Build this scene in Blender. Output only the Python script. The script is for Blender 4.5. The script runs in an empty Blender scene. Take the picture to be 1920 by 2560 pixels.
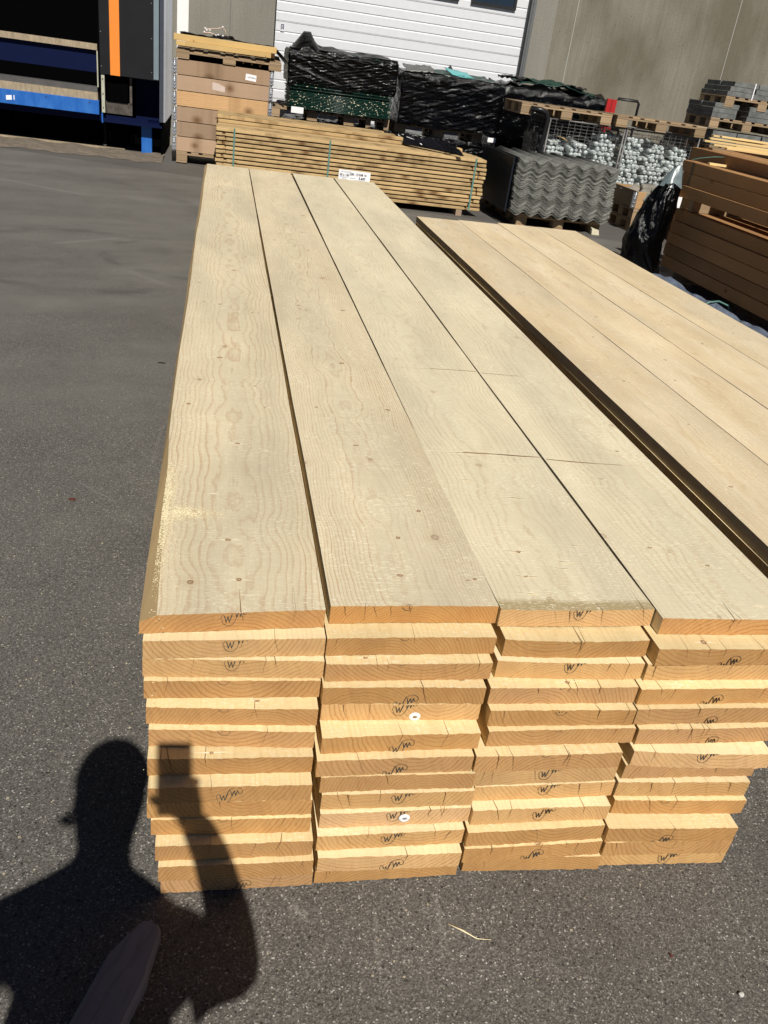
import bpy, math, random
from mathutils import Vector, Matrix, noise as MN
random.seed(7)
R = math.radians
S = bpy.context.scene
COL = S.collection

# ------------------------------------------------------------------ camera
cam_d = bpy.data.cameras.new('camera'); cam = bpy.data.objects.new('camera', cam_d); COL.objects.link(cam)
cx = Vector((0.97866529, -0.16140973, 0.1271265)); cy = Vector((0.03385201, -0.48360717, -0.87463029)); cz = Vector((0.20265312, 0.8602738, -0.46782551))
CAM = Vector((0, 0, 1.6))
m = Matrix.Identity(4)
for i in range(3):
    m[i][0] = cx[i]; m[i][1] = -cy[i]; m[i][2] = -cz[i]; m[i][3] = CAM[i]
cam.matrix_world = m
cam_d.sensor_fit = 'VERTICAL'; cam_d.sensor_height = 24.0; cam_d.lens = 24.0 * 2116 / 2560
cam_d.clip_start = 0.005; cam_d.clip_end = 500
S.camera = cam
# ------------------------------------------------------------------ light
SUN = Vector((-0.0373, 0.7174, -0.6956)).normalized()
w = bpy.data.worlds.new('World'); S.world = w; w.use_nodes = True
nt = w.node_tree; nt.nodes.clear()
sk = nt.nodes.new('ShaderNodeTexSky'); sk.sky_type = 'NISHITA'; sk.sun_disc = False
sk.air_density = 0.3; sk.dust_density = 0.1; sk.sun_elevation = R(44.1); sk.sun_rotation = R(177)
bg = nt.nodes.new('ShaderNodeBackground'); bg.inputs[1].default_value = 0.05
wo = nt.nodes.new('ShaderNodeOutputWorld')
nt.links.new(sk.outputs[0], bg.inputs[0]); nt.links.new(bg.outputs[0], wo.inputs[0])
sd = bpy.data.lights.new('sun', 'SUN'); sd.energy = 5.0; sd.angle = R(0.5); sd.color = (1.0, 0.955, 0.88)
so = bpy.data.objects.new('sun', sd); COL.objects.link(so)
so.rotation_euler = SUN.to_track_quat('-Z', 'Y').to_euler(); so.location = (0, -5, 8)
S.view_settings.view_transform = 'Standard'; S.view_settings.look = 'None'
S.view_settings.exposure = 0.0; S.view_settings.gamma = 1.0

# ------------------------------------------------------------------ node helper
class NT:
    def __init__(s, name):
        s.mat = bpy.data.materials.new(name); s.mat.use_nodes = True
        s.t = s.mat.node_tree; s.t.nodes.clear()
        s.out = s.n('ShaderNodeOutputMaterial'); s.b = s.n('ShaderNodeBsdfPrincipled')
        s.l(s.b.outputs[0], s.out.inputs[0])
    def n(s, k): return s.t.nodes.new(k)
    def l(s, a, b): s.t.links.new(a, b)
    def put(s, sock, v):
        if v is None: return
        if hasattr(v, 'is_linked') or hasattr(v, 'links'): s.l(v, sock)
        else:
            if sock.type == 'RGBA' and len(v) == 3: v = (*v, 1)
            sock.default_value = v
    def m(s, op, a, b=None, c=None, clamp=False):
        n = s.n('ShaderNodeMath'); n.operation = op; n.use_clamp = clamp
        s.put(n.inputs[0], a); s.put(n.inputs[1], b); s.put(n.inputs[2], c); return n.outputs[0]
    def v(s, op, a, b=None, sc=None):
        n = s.n('ShaderNodeVectorMath'); n.operation = op
        s.put(n.inputs[0], a); s.put(n.inputs[1], b)
        if sc is not None: s.put(n.inputs['Scale'], sc)
        return n.outputs[1] if op in ('LENGTH', 'DISTANCE', 'DOT_PRODUCT') else n.outputs[0]
    def sep(s, a):
        n = s.n('ShaderNodeSeparateXYZ'); s.l(a, n.inputs[0]); return n.outputs
    def com(s, x, y, z):
        n = s.n('ShaderNodeCombineXYZ'); s.put(n.inputs[0], x); s.put(n.inputs[1], y); s.put(n.inputs[2], z); return n.outputs[0]
    def noise(s, vec, scale, detail=3, rough=0.55, col=False, dist=0):
        n = s.n('ShaderNodeTexNoise'); s.l(vec, n.inputs['Vector']); n.inputs['Scale'].default_value = scale
        n.inputs['Detail'].default_value = detail; n.inputs['Roughness'].default_value = rough; n.inputs['Distortion'].default_value = dist
        return n.outputs[1] if col else n.outputs[0]
    def voro(s, vec, scale, feat='F1', col=False, rnd=1, dim='3D'):
        n = s.n('ShaderNodeTexVoronoi'); n.voronoi_dimensions = dim; n.feature = feat; s.l(vec, n.inputs['Vector']); n.inputs['Scale'].default_value = scale
        n.inputs['Randomness'].default_value = rnd
        return n.outputs['Color'] if col else n.outputs['Distance']
    def ramp(s, f, stops, interp='LINEAR'):
        n = s.n('ShaderNodeValToRGB'); s.l(f, n.inputs[0]); cr = n.color_ramp; cr.interpolation = interp
        while len(cr.elements) < len(stops): cr.elements.new(0.5)
        for e, (p, c) in zip(cr.elements, stops):
            e.position = p; e.color = (*c, 1) if not isinstance(c, (int, float)) else (c, c, c, 1)
        return n.outputs[0]
    def mix(s, f, a, b, mode='MIX'):
        n = s.n('ShaderNodeMix'); n.data_type = 'RGBA'; n.blend_type = mode
        s.put(n.inputs[0], f); s.put(n.inputs[6], a); s.put(n.inputs[7], b); return n.outputs[2]
    def obj(s): return s.n('ShaderNodeTexCoord').outputs['Object']
    def pos(s): return s.n('ShaderNodeNewGeometry').outputs['Position']
    def nrm(s): return s.n('ShaderNodeNewGeometry').outputs['Normal']
    def onrm(s): return s.n('ShaderNodeTexCoord').outputs['Normal']
    def rnd(s): return s.n('ShaderNodeObjectInfo').outputs['Random']
    def rnd3(s, seed=0.0):
        n = s.n('ShaderNodeTexWhiteNoise'); n.noise_dimensions = '1D'
        s.l(s.m('ADD', s.rnd(), seed), n.inputs['W']); return n.outputs['Color']
    def bump(s, h, strength=0.3, dist=0.002):
        n = s.n('ShaderNodeBump'); n.inputs['Strength'].default_value = strength; n.inputs['Distance'].default_value = dist
        s.l(h, n.inputs['Height']); s.l(n.outputs[0], s.b.inputs['Normal']); return n
    def fin(s, col=None, rough=None, metal=None, spec=None):
        s.put(s.b.inputs['Base Color'], col); s.put(s.b.inputs['Roughness'], rough)
        s.put(s.b.inputs['Metallic'], metal); s.put(s.b.inputs['Specular IOR Level'], spec); return s.mat

MATS = {}
def plain(name, col, rough=0.7, metal=0.0, spec=0.4, nz=0.15, nscale=12, bump=0.1, bscale=120, stretch=None):
    if name in MATS: return MATS[name]
    t = NT(name); o = t.obj()
    if stretch: o = t.v('MULTIPLY', o, stretch)
    f = t.noise(o, nscale, 5, 0.6)
    g = t.m('MULTIPLY_ADD', t.m('SUBTRACT', f, 0.5), 2 * nz * 2, 1.0)
    c = t.v('SCALE', t.com(*[float(x) for x in col]), None, g)
    t.fin(c, rough, metal, spec)
    if bump: t.bump(t.noise(o, bscale, 2), bump, 0.002)
    MATS[name] = t.mat
    return t.mat

def wood(name, early, late, endc=None, topc=None, ring=0.006, grain=0.5, wide=0.36, depth=0.12, knot=(0.2, 0.09, 0.035), kscale=3.2,
         axis='Y', vary=0.25, saw=0.0, rough=0.8, stain=None, blotch=0.0, knotamt=1.0, krs=(0.003, 0.007), front=False, alt=None):
    """solid timber: rings round a wandering pith, knots, rough saw marks; long axis = local Y (or X)"""
    if name in MATS: return MATS[name]
    t = NT(name); P = t.obj(); p = t.sep(P)
    if axis == 'X': P = t.com(p[1], p[0], p[2]); p = t.sep(P)
    rc = t.rnd3(); r = t.sep(rc)
    off = t.m('MULTIPLY', t.rnd(), 37.0)
    px, py, pz = p[0], t.m('ADD', p[1], off), p[2]
    yl = t.com(0.0, py, t.m('MULTIPLY', off, 1.7))
    wan = t.sep(t.noise(yl, 0.9, 3, 0.5, col=True))
    wan2 = t.noise(t.com(3.0, py, off), 3.5, 2, 0.5)
    # position in 2-D for knots
    kv = t.com(t.m('ADD', t.m('ADD', px, pz), off), t.m('MULTIPLY', py, 0.8), 0.0)
    kd = t.voro(t.v('ADD', kv, t.v('SCALE', t.noise(P, 2.0, 1, 0.5, col=True), None, 0.05)), kscale, dim='2D')
    kd = t.m('DIVIDE', kd, kscale)
    push = t.m('MULTIPLY', t.m('POWER', 2.718, t.m('MULTIPLY', t.m('MULTIPLY', kd, kd), -700.0)), 0.006)
    cxx = t.m('ADD', t.m('MULTIPLY_ADD', r[0], wide * 0.5, wide * 0.25), t.m('MULTIPLY', t.m('SUBTRACT', wan[0], 0.5), 0.10))
    czz = t.m('ADD', t.m('MULTIPLY_ADD', r[1], -depth, -0.035), t.m('MULTIPLY', t.m('SUBTRACT', wan2, 0.5), 0.035))
    if endc and 'fresh' in name:
        flip = t.m('GREATER_THAN', r[2], 0.5); czz = t.m('ADD', t.m('MULTIPLY', czz, t.m('MULTIPLY_ADD', flip, -2.0, 1.0)), t.m('MULTIPLY', flip, 0.045))
    dx = t.m('SUBTRACT', px, cxx); dz = t.m('SUBTRACT', pz, czz)
    rad = t.m('SQRT', t.m('ADD', t.m('MULTIPLY', dx, dx), t.m('MULTIPLY', dz, dz)))
    st = t.com(t.m('MULTIPLY', px, 22.0), t.m('MULTIPLY', py, 2.4), t.m('MULTIPLY', pz, 22.0))
    rad = t.m('ADD', rad, t.m('MULTIPLY', t.m('SUBTRACT', t.noise(st, 1.0, 4, 0.65), 0.5), 0.017))
    rad = t.m('ADD', rad, push)
    rq = t.m('DIVIDE', rad, t.m('MULTIPLY_ADD', r[2], ring * 0.5, ring * 0.75)); fr = t.m('FRACT', rq)
    wn = t.n('ShaderNodeTexWhiteNoise'); wn.noise_dimensions = '1D'; t.l(t.m('ADD', t.m('FLOOR', rq), off), wn.inputs['W'])
    line = t.ramp(fr, [(0.0, 0.10), (0.10, 0.0), (0.62, 0.10), (0.86, 1.0), (0.95, 0.9), (1.0, 0.15)])
    line = t.m('MULTIPLY', line, t.m('MULTIPLY_ADD', wn.outputs['Value'], 0.6, 0.4))
    # contrast of the figure fades in and out
    amp = t.m('MULTIPLY', t.ramp(t.noise(t.com(t.m('MULTIPLY', px, 7.0), t.m('MULTIPLY', py, 0.8), 5.0), 1.0, 2), [(0.3, 0.55), (0.65, 1.0)]), grain)
    fib = t.noise(t.com(t.m('MULTIPLY', px, 420.0), t.m('MULTIPLY', py, 9.0), t.m('MULTIPLY', pz, 420.0)), 1.0, 2, 0.6)
    col = t.mix(t.m('MULTIPLY', line, amp), early, late)
    nrm = t.sep(t.onrm())
    endf = t.ramp(t.m('ABSOLUTE', nrm[0] if axis == 'X' else nrm[1]), [(0.6, 0.0), (0.75, 1.0)])
    if topc:
        upf = t.ramp(nrm[2], [(0.7, 0.0), (0.9, 1.0)])
        tl = tuple(a * 0.52 + b * 0.48 for a, b in zip(topc, late))
        col = t.mix(upf, col, t.mix(t.m('MULTIPLY', line, amp), topc, tl))
    if endc:
        e2 = tuple(a * b for a, b in zip(endc, (0.74, 0.62, 0.48)))
        ev = t.sep(t.rnd3(3.3))
        e3 = t.mix(t.m('MULTIPLY', t.m('POWER', ev[0], 2.0), 0.75), endc, (endc[0] * 1.12, endc[1] * 1.25, endc[2] * 1.8))
        patch = t.ramp(t.noise(t.v('ADD', P, t.com(off, 0.0, 0.0)), 14.0, 3), [(0.4, 0.0), (0.65, 1.0)])
        e3 = t.mix(t.m('MULTIPLY', patch, 0.35), e3, (endc[0] * 1.25, endc[1] * 1.4, endc[2] * 1.5))
        rays = t.noise(t.com(t.m('MULTIPLY', t.m('ARCTAN2', dx, dz), 60.0), t.m('MULTIPLY', rad, 10.0), off), 1.0, 2)
        ecol = t.mix(t.m('MULTIPLY', line, 0.9), e3, e2)
        ecol = t.mix(t.m('MULTIPLY', t.ramp(rays, [(0.5, 0.0), (0.75, 1.0)]), 0.25), ecol, e2)
        col = t.mix(endf, col, ecol)
    if alt: col = t.mix(t.m('MULTIPLY', t.ramp(t.sep(t.rnd3(7.7))[0], [(0.4, 0.0), (0.6, 1.0)]), 0.8), col, t.mix(t.m('MULTIPLY', line, 0.5), alt, tuple(c * 0.65 for c in alt)))
    nend = t.m('SUBTRACT', 1.0, endf)
    # knots: dark ring with a brown heart
    pick = t.sep(t.voro(t.v('ADD', kv, t.v('SCALE', t.noise(P, 2.0, 1, 0.5, col=True), None, 0.05)), kscale, col=True, dim='2D'))
    krad = t.m('MULTIPLY_ADD', pick[0], krs[1], krs[0])
    q = t.m('DIVIDE', kd, krad)
    kmask = t.ramp(q, [(0.0, 0.55), (0.62, 0.45), (0.85, 1.0), (0.97, 0.9), (1.0, 0.0)])
    halo = t.m('MULTIPLY', t.ramp(t.m('DIVIDE', kd, t.m('MULTIPLY', krad, 4.0)), [(0.2, 1.0), (1.0, 0.0)]), 0.85 if krs[0] > 0.005 else 0.35)
    on = t.m('GREATER_THAN', pick[1], 0.5 if krs[0] > 0.005 else 0.30)
    up_only = 1.0 if (axis == 'X' or 'beam' in name) else t.ramp(t.m('ABSOLUTE', nrm[2]), [(0.2, 0.35), (0.8, 1.0)])
    km = t.m('MULTIPLY', t.m('MULTIPLY', on, nend), t.m('MULTIPLY', up_only, knotamt))
    col = t.mix(t.m('MULTIPLY', halo, km), col, tuple(c * 0.55 for c in late) if krs[0] > 0.005 else late)
    col = t.mix(t.m('MULTIPLY', kmask, km), col, knot)
    if stain:
        sm = t.ramp(t.noise(t.com(t.m('MULTIPLY', px, 5.0), t.m('MULTIPLY', py, 0.9), off), 1.0, 4, 0.6), [(0.42, 0.0), (0.68, 1.0)])
        col = t.mix(t.m('MULTIPLY', sm, t.m('MULTIPLY', nend, 0.55)), col, stain)
    if blotch:
        bm = t.ramp(t.noise(t.com(t.m('MULTIPLY', px, 12.0), t.m('MULTIPLY', py, 3.0), off), 1.0, 4, 0.6), [(0.52, 0.0), (0.72, 1.0)])
        col = t.mix(t.m('MULTIPLY', bm, blotch), col, tuple(c * 0.42 for c in late))
    if front:
        fe = t.m('ADD', p[1], t.m('MULTIPLY', t.noise(t.v('MULTIPLY', P, (14, 3, 1)), 1.0, 3), -0.03))
        col = t.mix(t.m('MULTIPLY', t.ramp(t.m('DIVIDE', fe, 0.06), [(0.25, 1.0), (0.55, 0.0)]), t.m('MULTIPLY', nend, 0.85)), col, (0.36, 0.27, 0.13))
    if saw:
        sw = t.noise(t.com(t.m('MULTIPLY', px, 3.0), t.m('MULTIPLY', t.m('ADD', py, t.m('MULTIPLY', px, 0.03)), 260.0), 0.0), 1.0, 2, 0.7)
        sp = t.noise(t.com(t.m('MULTIPLY', px, 9.0), t.m('MULTIPLY', py, 9.0), off), 1.0, 3)
        sf = t.m('MULTIPLY', t.ramp(sw, [(0.52, 0.0), (0.75, 1.0)]), t.ramp(sp, [(0.35, 0.2), (0.65, 1.0)]))
        col = t.mix(t.m('MULTIPLY', t.m('MULTIPLY', sf, nend), saw), col, tuple(min(1, c * 1.5 + 0.05) for c in (topc or early)))
        ff = t.noise(t.com(t.m('MULTIPLY', px, 75.0), t.m('MULTIPLY', py, 230.0), off), 1.0, 3, 0.7)
        fp = t.ramp(t.noise(t.com(t.m('MULTIPLY', px, 6.0), t.m('MULTIPLY', py, 5.0), off), 1.0, 4, 0.65), [(0.38, 0.15), (0.62, 1.0)])
        col = t.mix(t.m('MULTIPLY', t.m('MULTIPLY', t.ramp(ff, [(0.54, 0.0), (0.64, 1.0)]), fp), t.m('MULTIPLY', nend, min(1, saw * 2.6))), col, (0.90, 0.83, 0.62))
        fz = t.voro(t.com(t.m('MULTIPLY', px, 130.0), t.m('MULTIPLY', py, 60.0), off), 1.0)
        col = t.mix(t.m('MULTIPLY', t.m('MULTIPLY', t.ramp(fz, [(0.05, 1.0), (0.2, 0.0)]), nend), saw * 0.8), col, (0.95, 0.86, 0.6))
    bri = t.m('MULTIPLY_ADD', t.m('SUBTRACT', t.sep(t.rnd3(1.7))[0], 0.5), vary, t.m('MULTIPLY_ADD', t.m('SUBTRACT', fib, 0.5), 0.22, 1.0))
    lowf = t.m('MULTIPLY_ADD', t.m('SUBTRACT', t.noise(t.com(t.m('MULTIPLY', px, 4.0), py, off), 1.3, 5), 0.5), 0.55, 1.0)
    col = t.v('SCALE', col, None, t.m('MULTIPLY', bri, lowf))
    t.fin(col, rough, 0.0, 0.25)
    hgt = t.m('ADD', t.m('MULTIPLY', fib, 0.6), t.m('MULTIPLY', t.noise(P, 300, 2), 0.6))
    hgt = t.m('ADD', hgt, t.m('MULTIPLY', line, 0.35))
    t.bump(hgt, 0.30, 0.0012)
    MATS[name] = t.mat
    return t.mat

W_WEATH = wood('weathered sawn spruce', (0.69, 0.59, 0.40), (0.48, 0.30, 0.165), endc=(0.46, 0.235, 0.075), ring=0.0075, grain=1.0, saw=0.32, stain=(0.57, 0.50, 0.365), vary=0.10, depth=0.11)
W_WEATHP = wood('pale sawn spruce', (0.69, 0.605, 0.42), (0.52, 0.38, 0.235), endc=(0.46, 0.235, 0.075), ring=0.009, grain=0.65, saw=0.34, stain=(0.59, 0.53, 0.385), vary=0.10, depth=0.16, knotamt=0.55)
W_WEATHQ = wood('pale sawn spruce with browned end', (0.69, 0.605, 0.42), (0.52, 0.38, 0.235), endc=(0.52, 0.31, 0.125), ring=0.009, grain=0.65, saw=0.34, stain=(0.59, 0.53, 0.385), vary=0.10, depth=0.16, knotamt=0.55, front=True)
W_WEATHB = wood('warm sawn spruce', (0.72, 0.60, 0.41), (0.52, 0.34, 0.17), endc=(0.50, 0.28, 0.10), ring=0.008, grain=0.6, saw=0.3, stain=(0.64, 0.46, 0.24), vary=0.14, depth=0.16, knotamt=0.5)
W_FRESH = wood('fresh sawn spruce', (0.66, 0.44, 0.18), (0.50, 0.27, 0.085), endc=(0.44, 0.24, 0.088), topc=(0.80, 0.63, 0.34), ring=0.0085, grain=0.6, saw=0.30, vary=0.22, depth=0.12)
W_FRESHW = wood('pale fresh spruce', (0.68, 0.50, 0.25), (0.52, 0.32, 0.13), endc=(0.52, 0.31, 0.125), topc=(0.82, 0.67, 0.40), ring=0.0085, grain=0.6, saw=0.30, vary=0.15, depth=0.12)
W_SIDE = wood('plank wane', (0.42, 0.30, 0.15), (0.33, 0.21, 0.09), ring=0.02, grain=0.4, vary=0.05, knotamt=0)
W_DECK = wood('treated pine board', (0.50, 0.355, 0.175), (0.30, 0.17, 0.065), endc=(0.42, 0.26, 0.10), ring=0.009, grain=0.7, blotch=0.85, vary=0.35, kscale=4.0, axis='X', wide=0.1, depth=0.06, krs=(0.008, 0.014))
W_PALLET = wood('pallet wood', (0.27, 0.195, 0.12), (0.17, 0.11, 0.06), endc=(0.33, 0.23, 0.13), ring=0.008, grain=0.5, vary=0.4, wide=0.1, depth=0.05)
W_PALLETX = wood('pallet wood crosswise', (0.33, 0.235, 0.14), (0.20, 0.13, 0.07), endc=(0.33, 0.23, 0.13), ring=0.008, grain=0.5, vary=0.4, wide=0.1, depth=0.05, axis='X')
W_COLLAR = wood('pallet collar board', (0.50, 0.31, 0.15), (0.30, 0.165, 0.075), endc=(0.38, 0.25, 0.12), ring=0.012, grain=1.0, vary=0.55, wide=0.2, depth=0.09, axis='X', kscale=3.4, blotch=0.5, krs=(0.006, 0.016), alt=(0.40, 0.285, 0.20))
W_BATTEN = wood('yellow batten', (0.58, 0.40, 0.165), (0.42, 0.25, 0.09), endc=(0.5, 0.33, 0.13), ring=0.008, grain=0.5, vary=0.15, axis='X', wide=0.08, depth=0.05, kscale=4)
W_BEAM = wood('brown stained beam', (0.42, 0.23, 0.098), (0.25, 0.12, 0.046), endc=(0.22, 0.12, 0.05), ring=0.009, grain=0.8, vary=0.3, wide=0.11, depth=0.07, kscale=2.6, krs=(0.006, 0.012), knot=(0.08, 0.03, 0.012))
W_LATH = wood('fresh yellow lath', (0.72, 0.52, 0.24), (0.6, 0.38, 0.15), endc=(0.8, 0.62, 0.28), ring=0.008, grain=0.3, vary=0.2, axis='X', wide=0.05, depth=0.04)
W_GREY = wood('weathered grey board', (0.25, 0.235, 0.24), (0.17, 0.16, 0.16), endc=(0.2, 0.18, 0.17), ring=0.006, grain=0.6, vary=0.05, wide=0.09, depth=0.05, knotamt=0)
CRACK = plain('dark drying crack', (0.13, 0.06, 0.02), 0.95, nz=0.1, bump=0)
KRIM = plain('knot rim', (0.24, 0.13, 0.065), 0.8, nz=0.3, nscale=200, bump=0); KHEART = plain('knot heart', (0.50, 0.35, 0.20), 0.8, nz=0.3, nscale=200, bump=0); KHALO = plain('knot surround', (0.50, 0.36, 0.21), 0.8, bump=0)
PALE = plain('pale torn fibre', (0.84, 0.76, 0.56), 0.9, nz=0.15, nscale=150, bump=0)
INK = plain('black stamp ink', (0.045, 0.05, 0.042), 0.9, nz=0.3, nscale=400, bump=0)

# ------------------------------------------------------------------ mesh helper
class MB:
    def __init__(s): s.v = []; s.f = []; s.mi = []; s.sm = []
    def face(s, idx, mi=0, smooth=False): s.f.append(tuple(idx)); s.mi.append(mi); s.sm.append(smooth)
    def hexa(s, p, mi=0):
        b = len(s.v); s.v += [tuple(q) for q in p]
        for f in ((0, 3, 2, 1), (4, 5, 6, 7), (0, 1, 5, 4), (1, 2, 6, 5), (2, 3, 7, 6), (3, 0, 4, 7)):
            s.face([b + i for i in f], mi)
        return s
    def box(s, x0, x1, y0, y1, z0, z1, mi=0, M=None):
        p = [(x0, y0, z0), (x1, y0, z0), (x1, y1, z0), (x0, y1, z0), (x0, y0, z1), (x1, y0, z1), (x1, y1, z1), (x0, y1, z1)]
        if M: p = [tuple(M @ Vector(q)) for q in p]
        return s.hexa(p, mi)
    def grid(s, fn, nu, nv, mi=0, smooth=True, flip=False):
        b = len(s.v)
        for i in range(nu + 1):
            for j in range(nv + 1): s.v.append(tuple(fn(i / nu, j / nv)))
        for i in range(nu):
            for j in range(nv):
                a = b + i * (nv + 1) + j; q = [a, a + nv + 1, a + nv + 2, a + 1]
                s.face(q[::-1] if flip else q, mi, smooth)
        return s
    def tube(s, pts, rad, n=8, mi=0, smooth=True, caps=True, squash=None):
        pts = [Vector(p) for p in pts]; b = len(s.v); up = Vector((0, 0, 1))
        N = len(pts)
        for i, p in enumerate(pts):
            d = (pts[min(i + 1, N - 1)] - pts[max(i - 1, 0)]).normalized()
            ref = up if abs(d.dot(up)) < 0.95 else Vector((1, 0, 0))
            a = d.cross(ref).normalized(); c = a.cross(d).normalized()
            rr = rad[i] if isinstance(rad, (list, tuple)) else rad
            for k in range(n):
                t = 2 * math.pi * k / n
                s.v.append(tuple(p + a * (rr * math.cos(t)) + c * (rr * math.sin(t) * (squash or 1))))
        for i in range(N - 1):
            for k in range(n):
                s.face([b + i * n + k, b + i * n + (k + 1) % n, b + (i + 1) * n + (k + 1) % n, b + (i + 1) * n + k], mi, smooth)
        if caps:
            s.face([b + k for k in range(n)][::-1], mi); s.face([b + (N - 1) * n + k for k in range(n)], mi)
        return s
    def build(s, name, mats, parent=None, loc=(0, 0, 0), rot=None, bevel=0.0):
        me = bpy.data.meshes.new(name); me.from_pydata(s.v, [], s.f)
        for mt in (mats if isinstance(mats, (list, tuple)) else [mats]): me.materials.append(mt)
        me.polygons.foreach_set('material_index', s.mi); me.polygons.foreach_set('use_smooth', s.sm); me.update()
        o = bpy.data.objects.new(name, me); COL.objects.link(o); o.location = loc
        if rot: o.rotation_euler = rot
        if parent: o.parent = parent
        if bevel:
            bm = o.modifiers.new('bevel', 'BEVEL'); bm.width = bevel; bm.segments = 1; bm.limit_method = 'ANGLE'
        return o
def tag(o, label=None, cat=None, group=None, kind=None):
    if label: o['label'] = label
    if cat: o['category'] = cat
    if group: o['group'] = group
    if kind: o['kind'] = kind
    return o
def empty(name, loc=(0, 0, 0), rz=0):
    o = bpy.data.objects.new(name, None); COL.objects.link(o); o.location = loc; o.rotation_euler = (0, 0, rz); o.empty_display_size = 0.1; return o
def kids(o): return [c for c in bpy.data.objects if c.parent == o]
def copy_tree(o, loc=None, rz=None, label=None, parent=None):
    c = o.copy(); COL.objects.link(c)
    if parent: c.parent = parent
    if loc is not None: c.location = loc
    if rz is not None: c.rotation_euler = (0, 0, rz)
    if label: c['label'] = label
    for ch in kids(o): copy_tree(ch, parent=c)
    return c
def text_part(body, size, mat, parent, loc, rot, name='lettering', sx=1.0):
    cu = bpy.data.curves.new('t', 'FONT'); cu.body = body; cu.size = size; cu.extrude = 0.0003; cu.offset = size * 0.012
    to = bpy.data.objects.new('t', cu); COL.objects.link(to)
    bpy.context.view_layer.update()
    me = bpy.data.meshes.new_from_object(to.evaluated_get(bpy.context.evaluated_depsgraph_get()))
    bpy.data.objects.remove(to); bpy.data.curves.remove(cu)
    me.materials.clear(); me.materials.append(mat)
    for p in me.polygons: p.material_index = 0
    o = bpy.data.objects.new(name, me); COL.objects.link(o); o.parent = parent; o.location = loc; o.rotation_euler = rot; o.scale = (sx, 1, 1)
    return o
ORD = ['first', 'second', 'third', 'fourth', 'fifth', 'sixth', 'seventh', 'eighth', 'ninth', 'tenth', 'eleventh', 'twelfth', 'thirteenth', 'fourteenth', 'fifteenth', 'sixteenth', 'seventeenth', 'eighteenth', 'nineteenth', 'twentieth']

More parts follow.
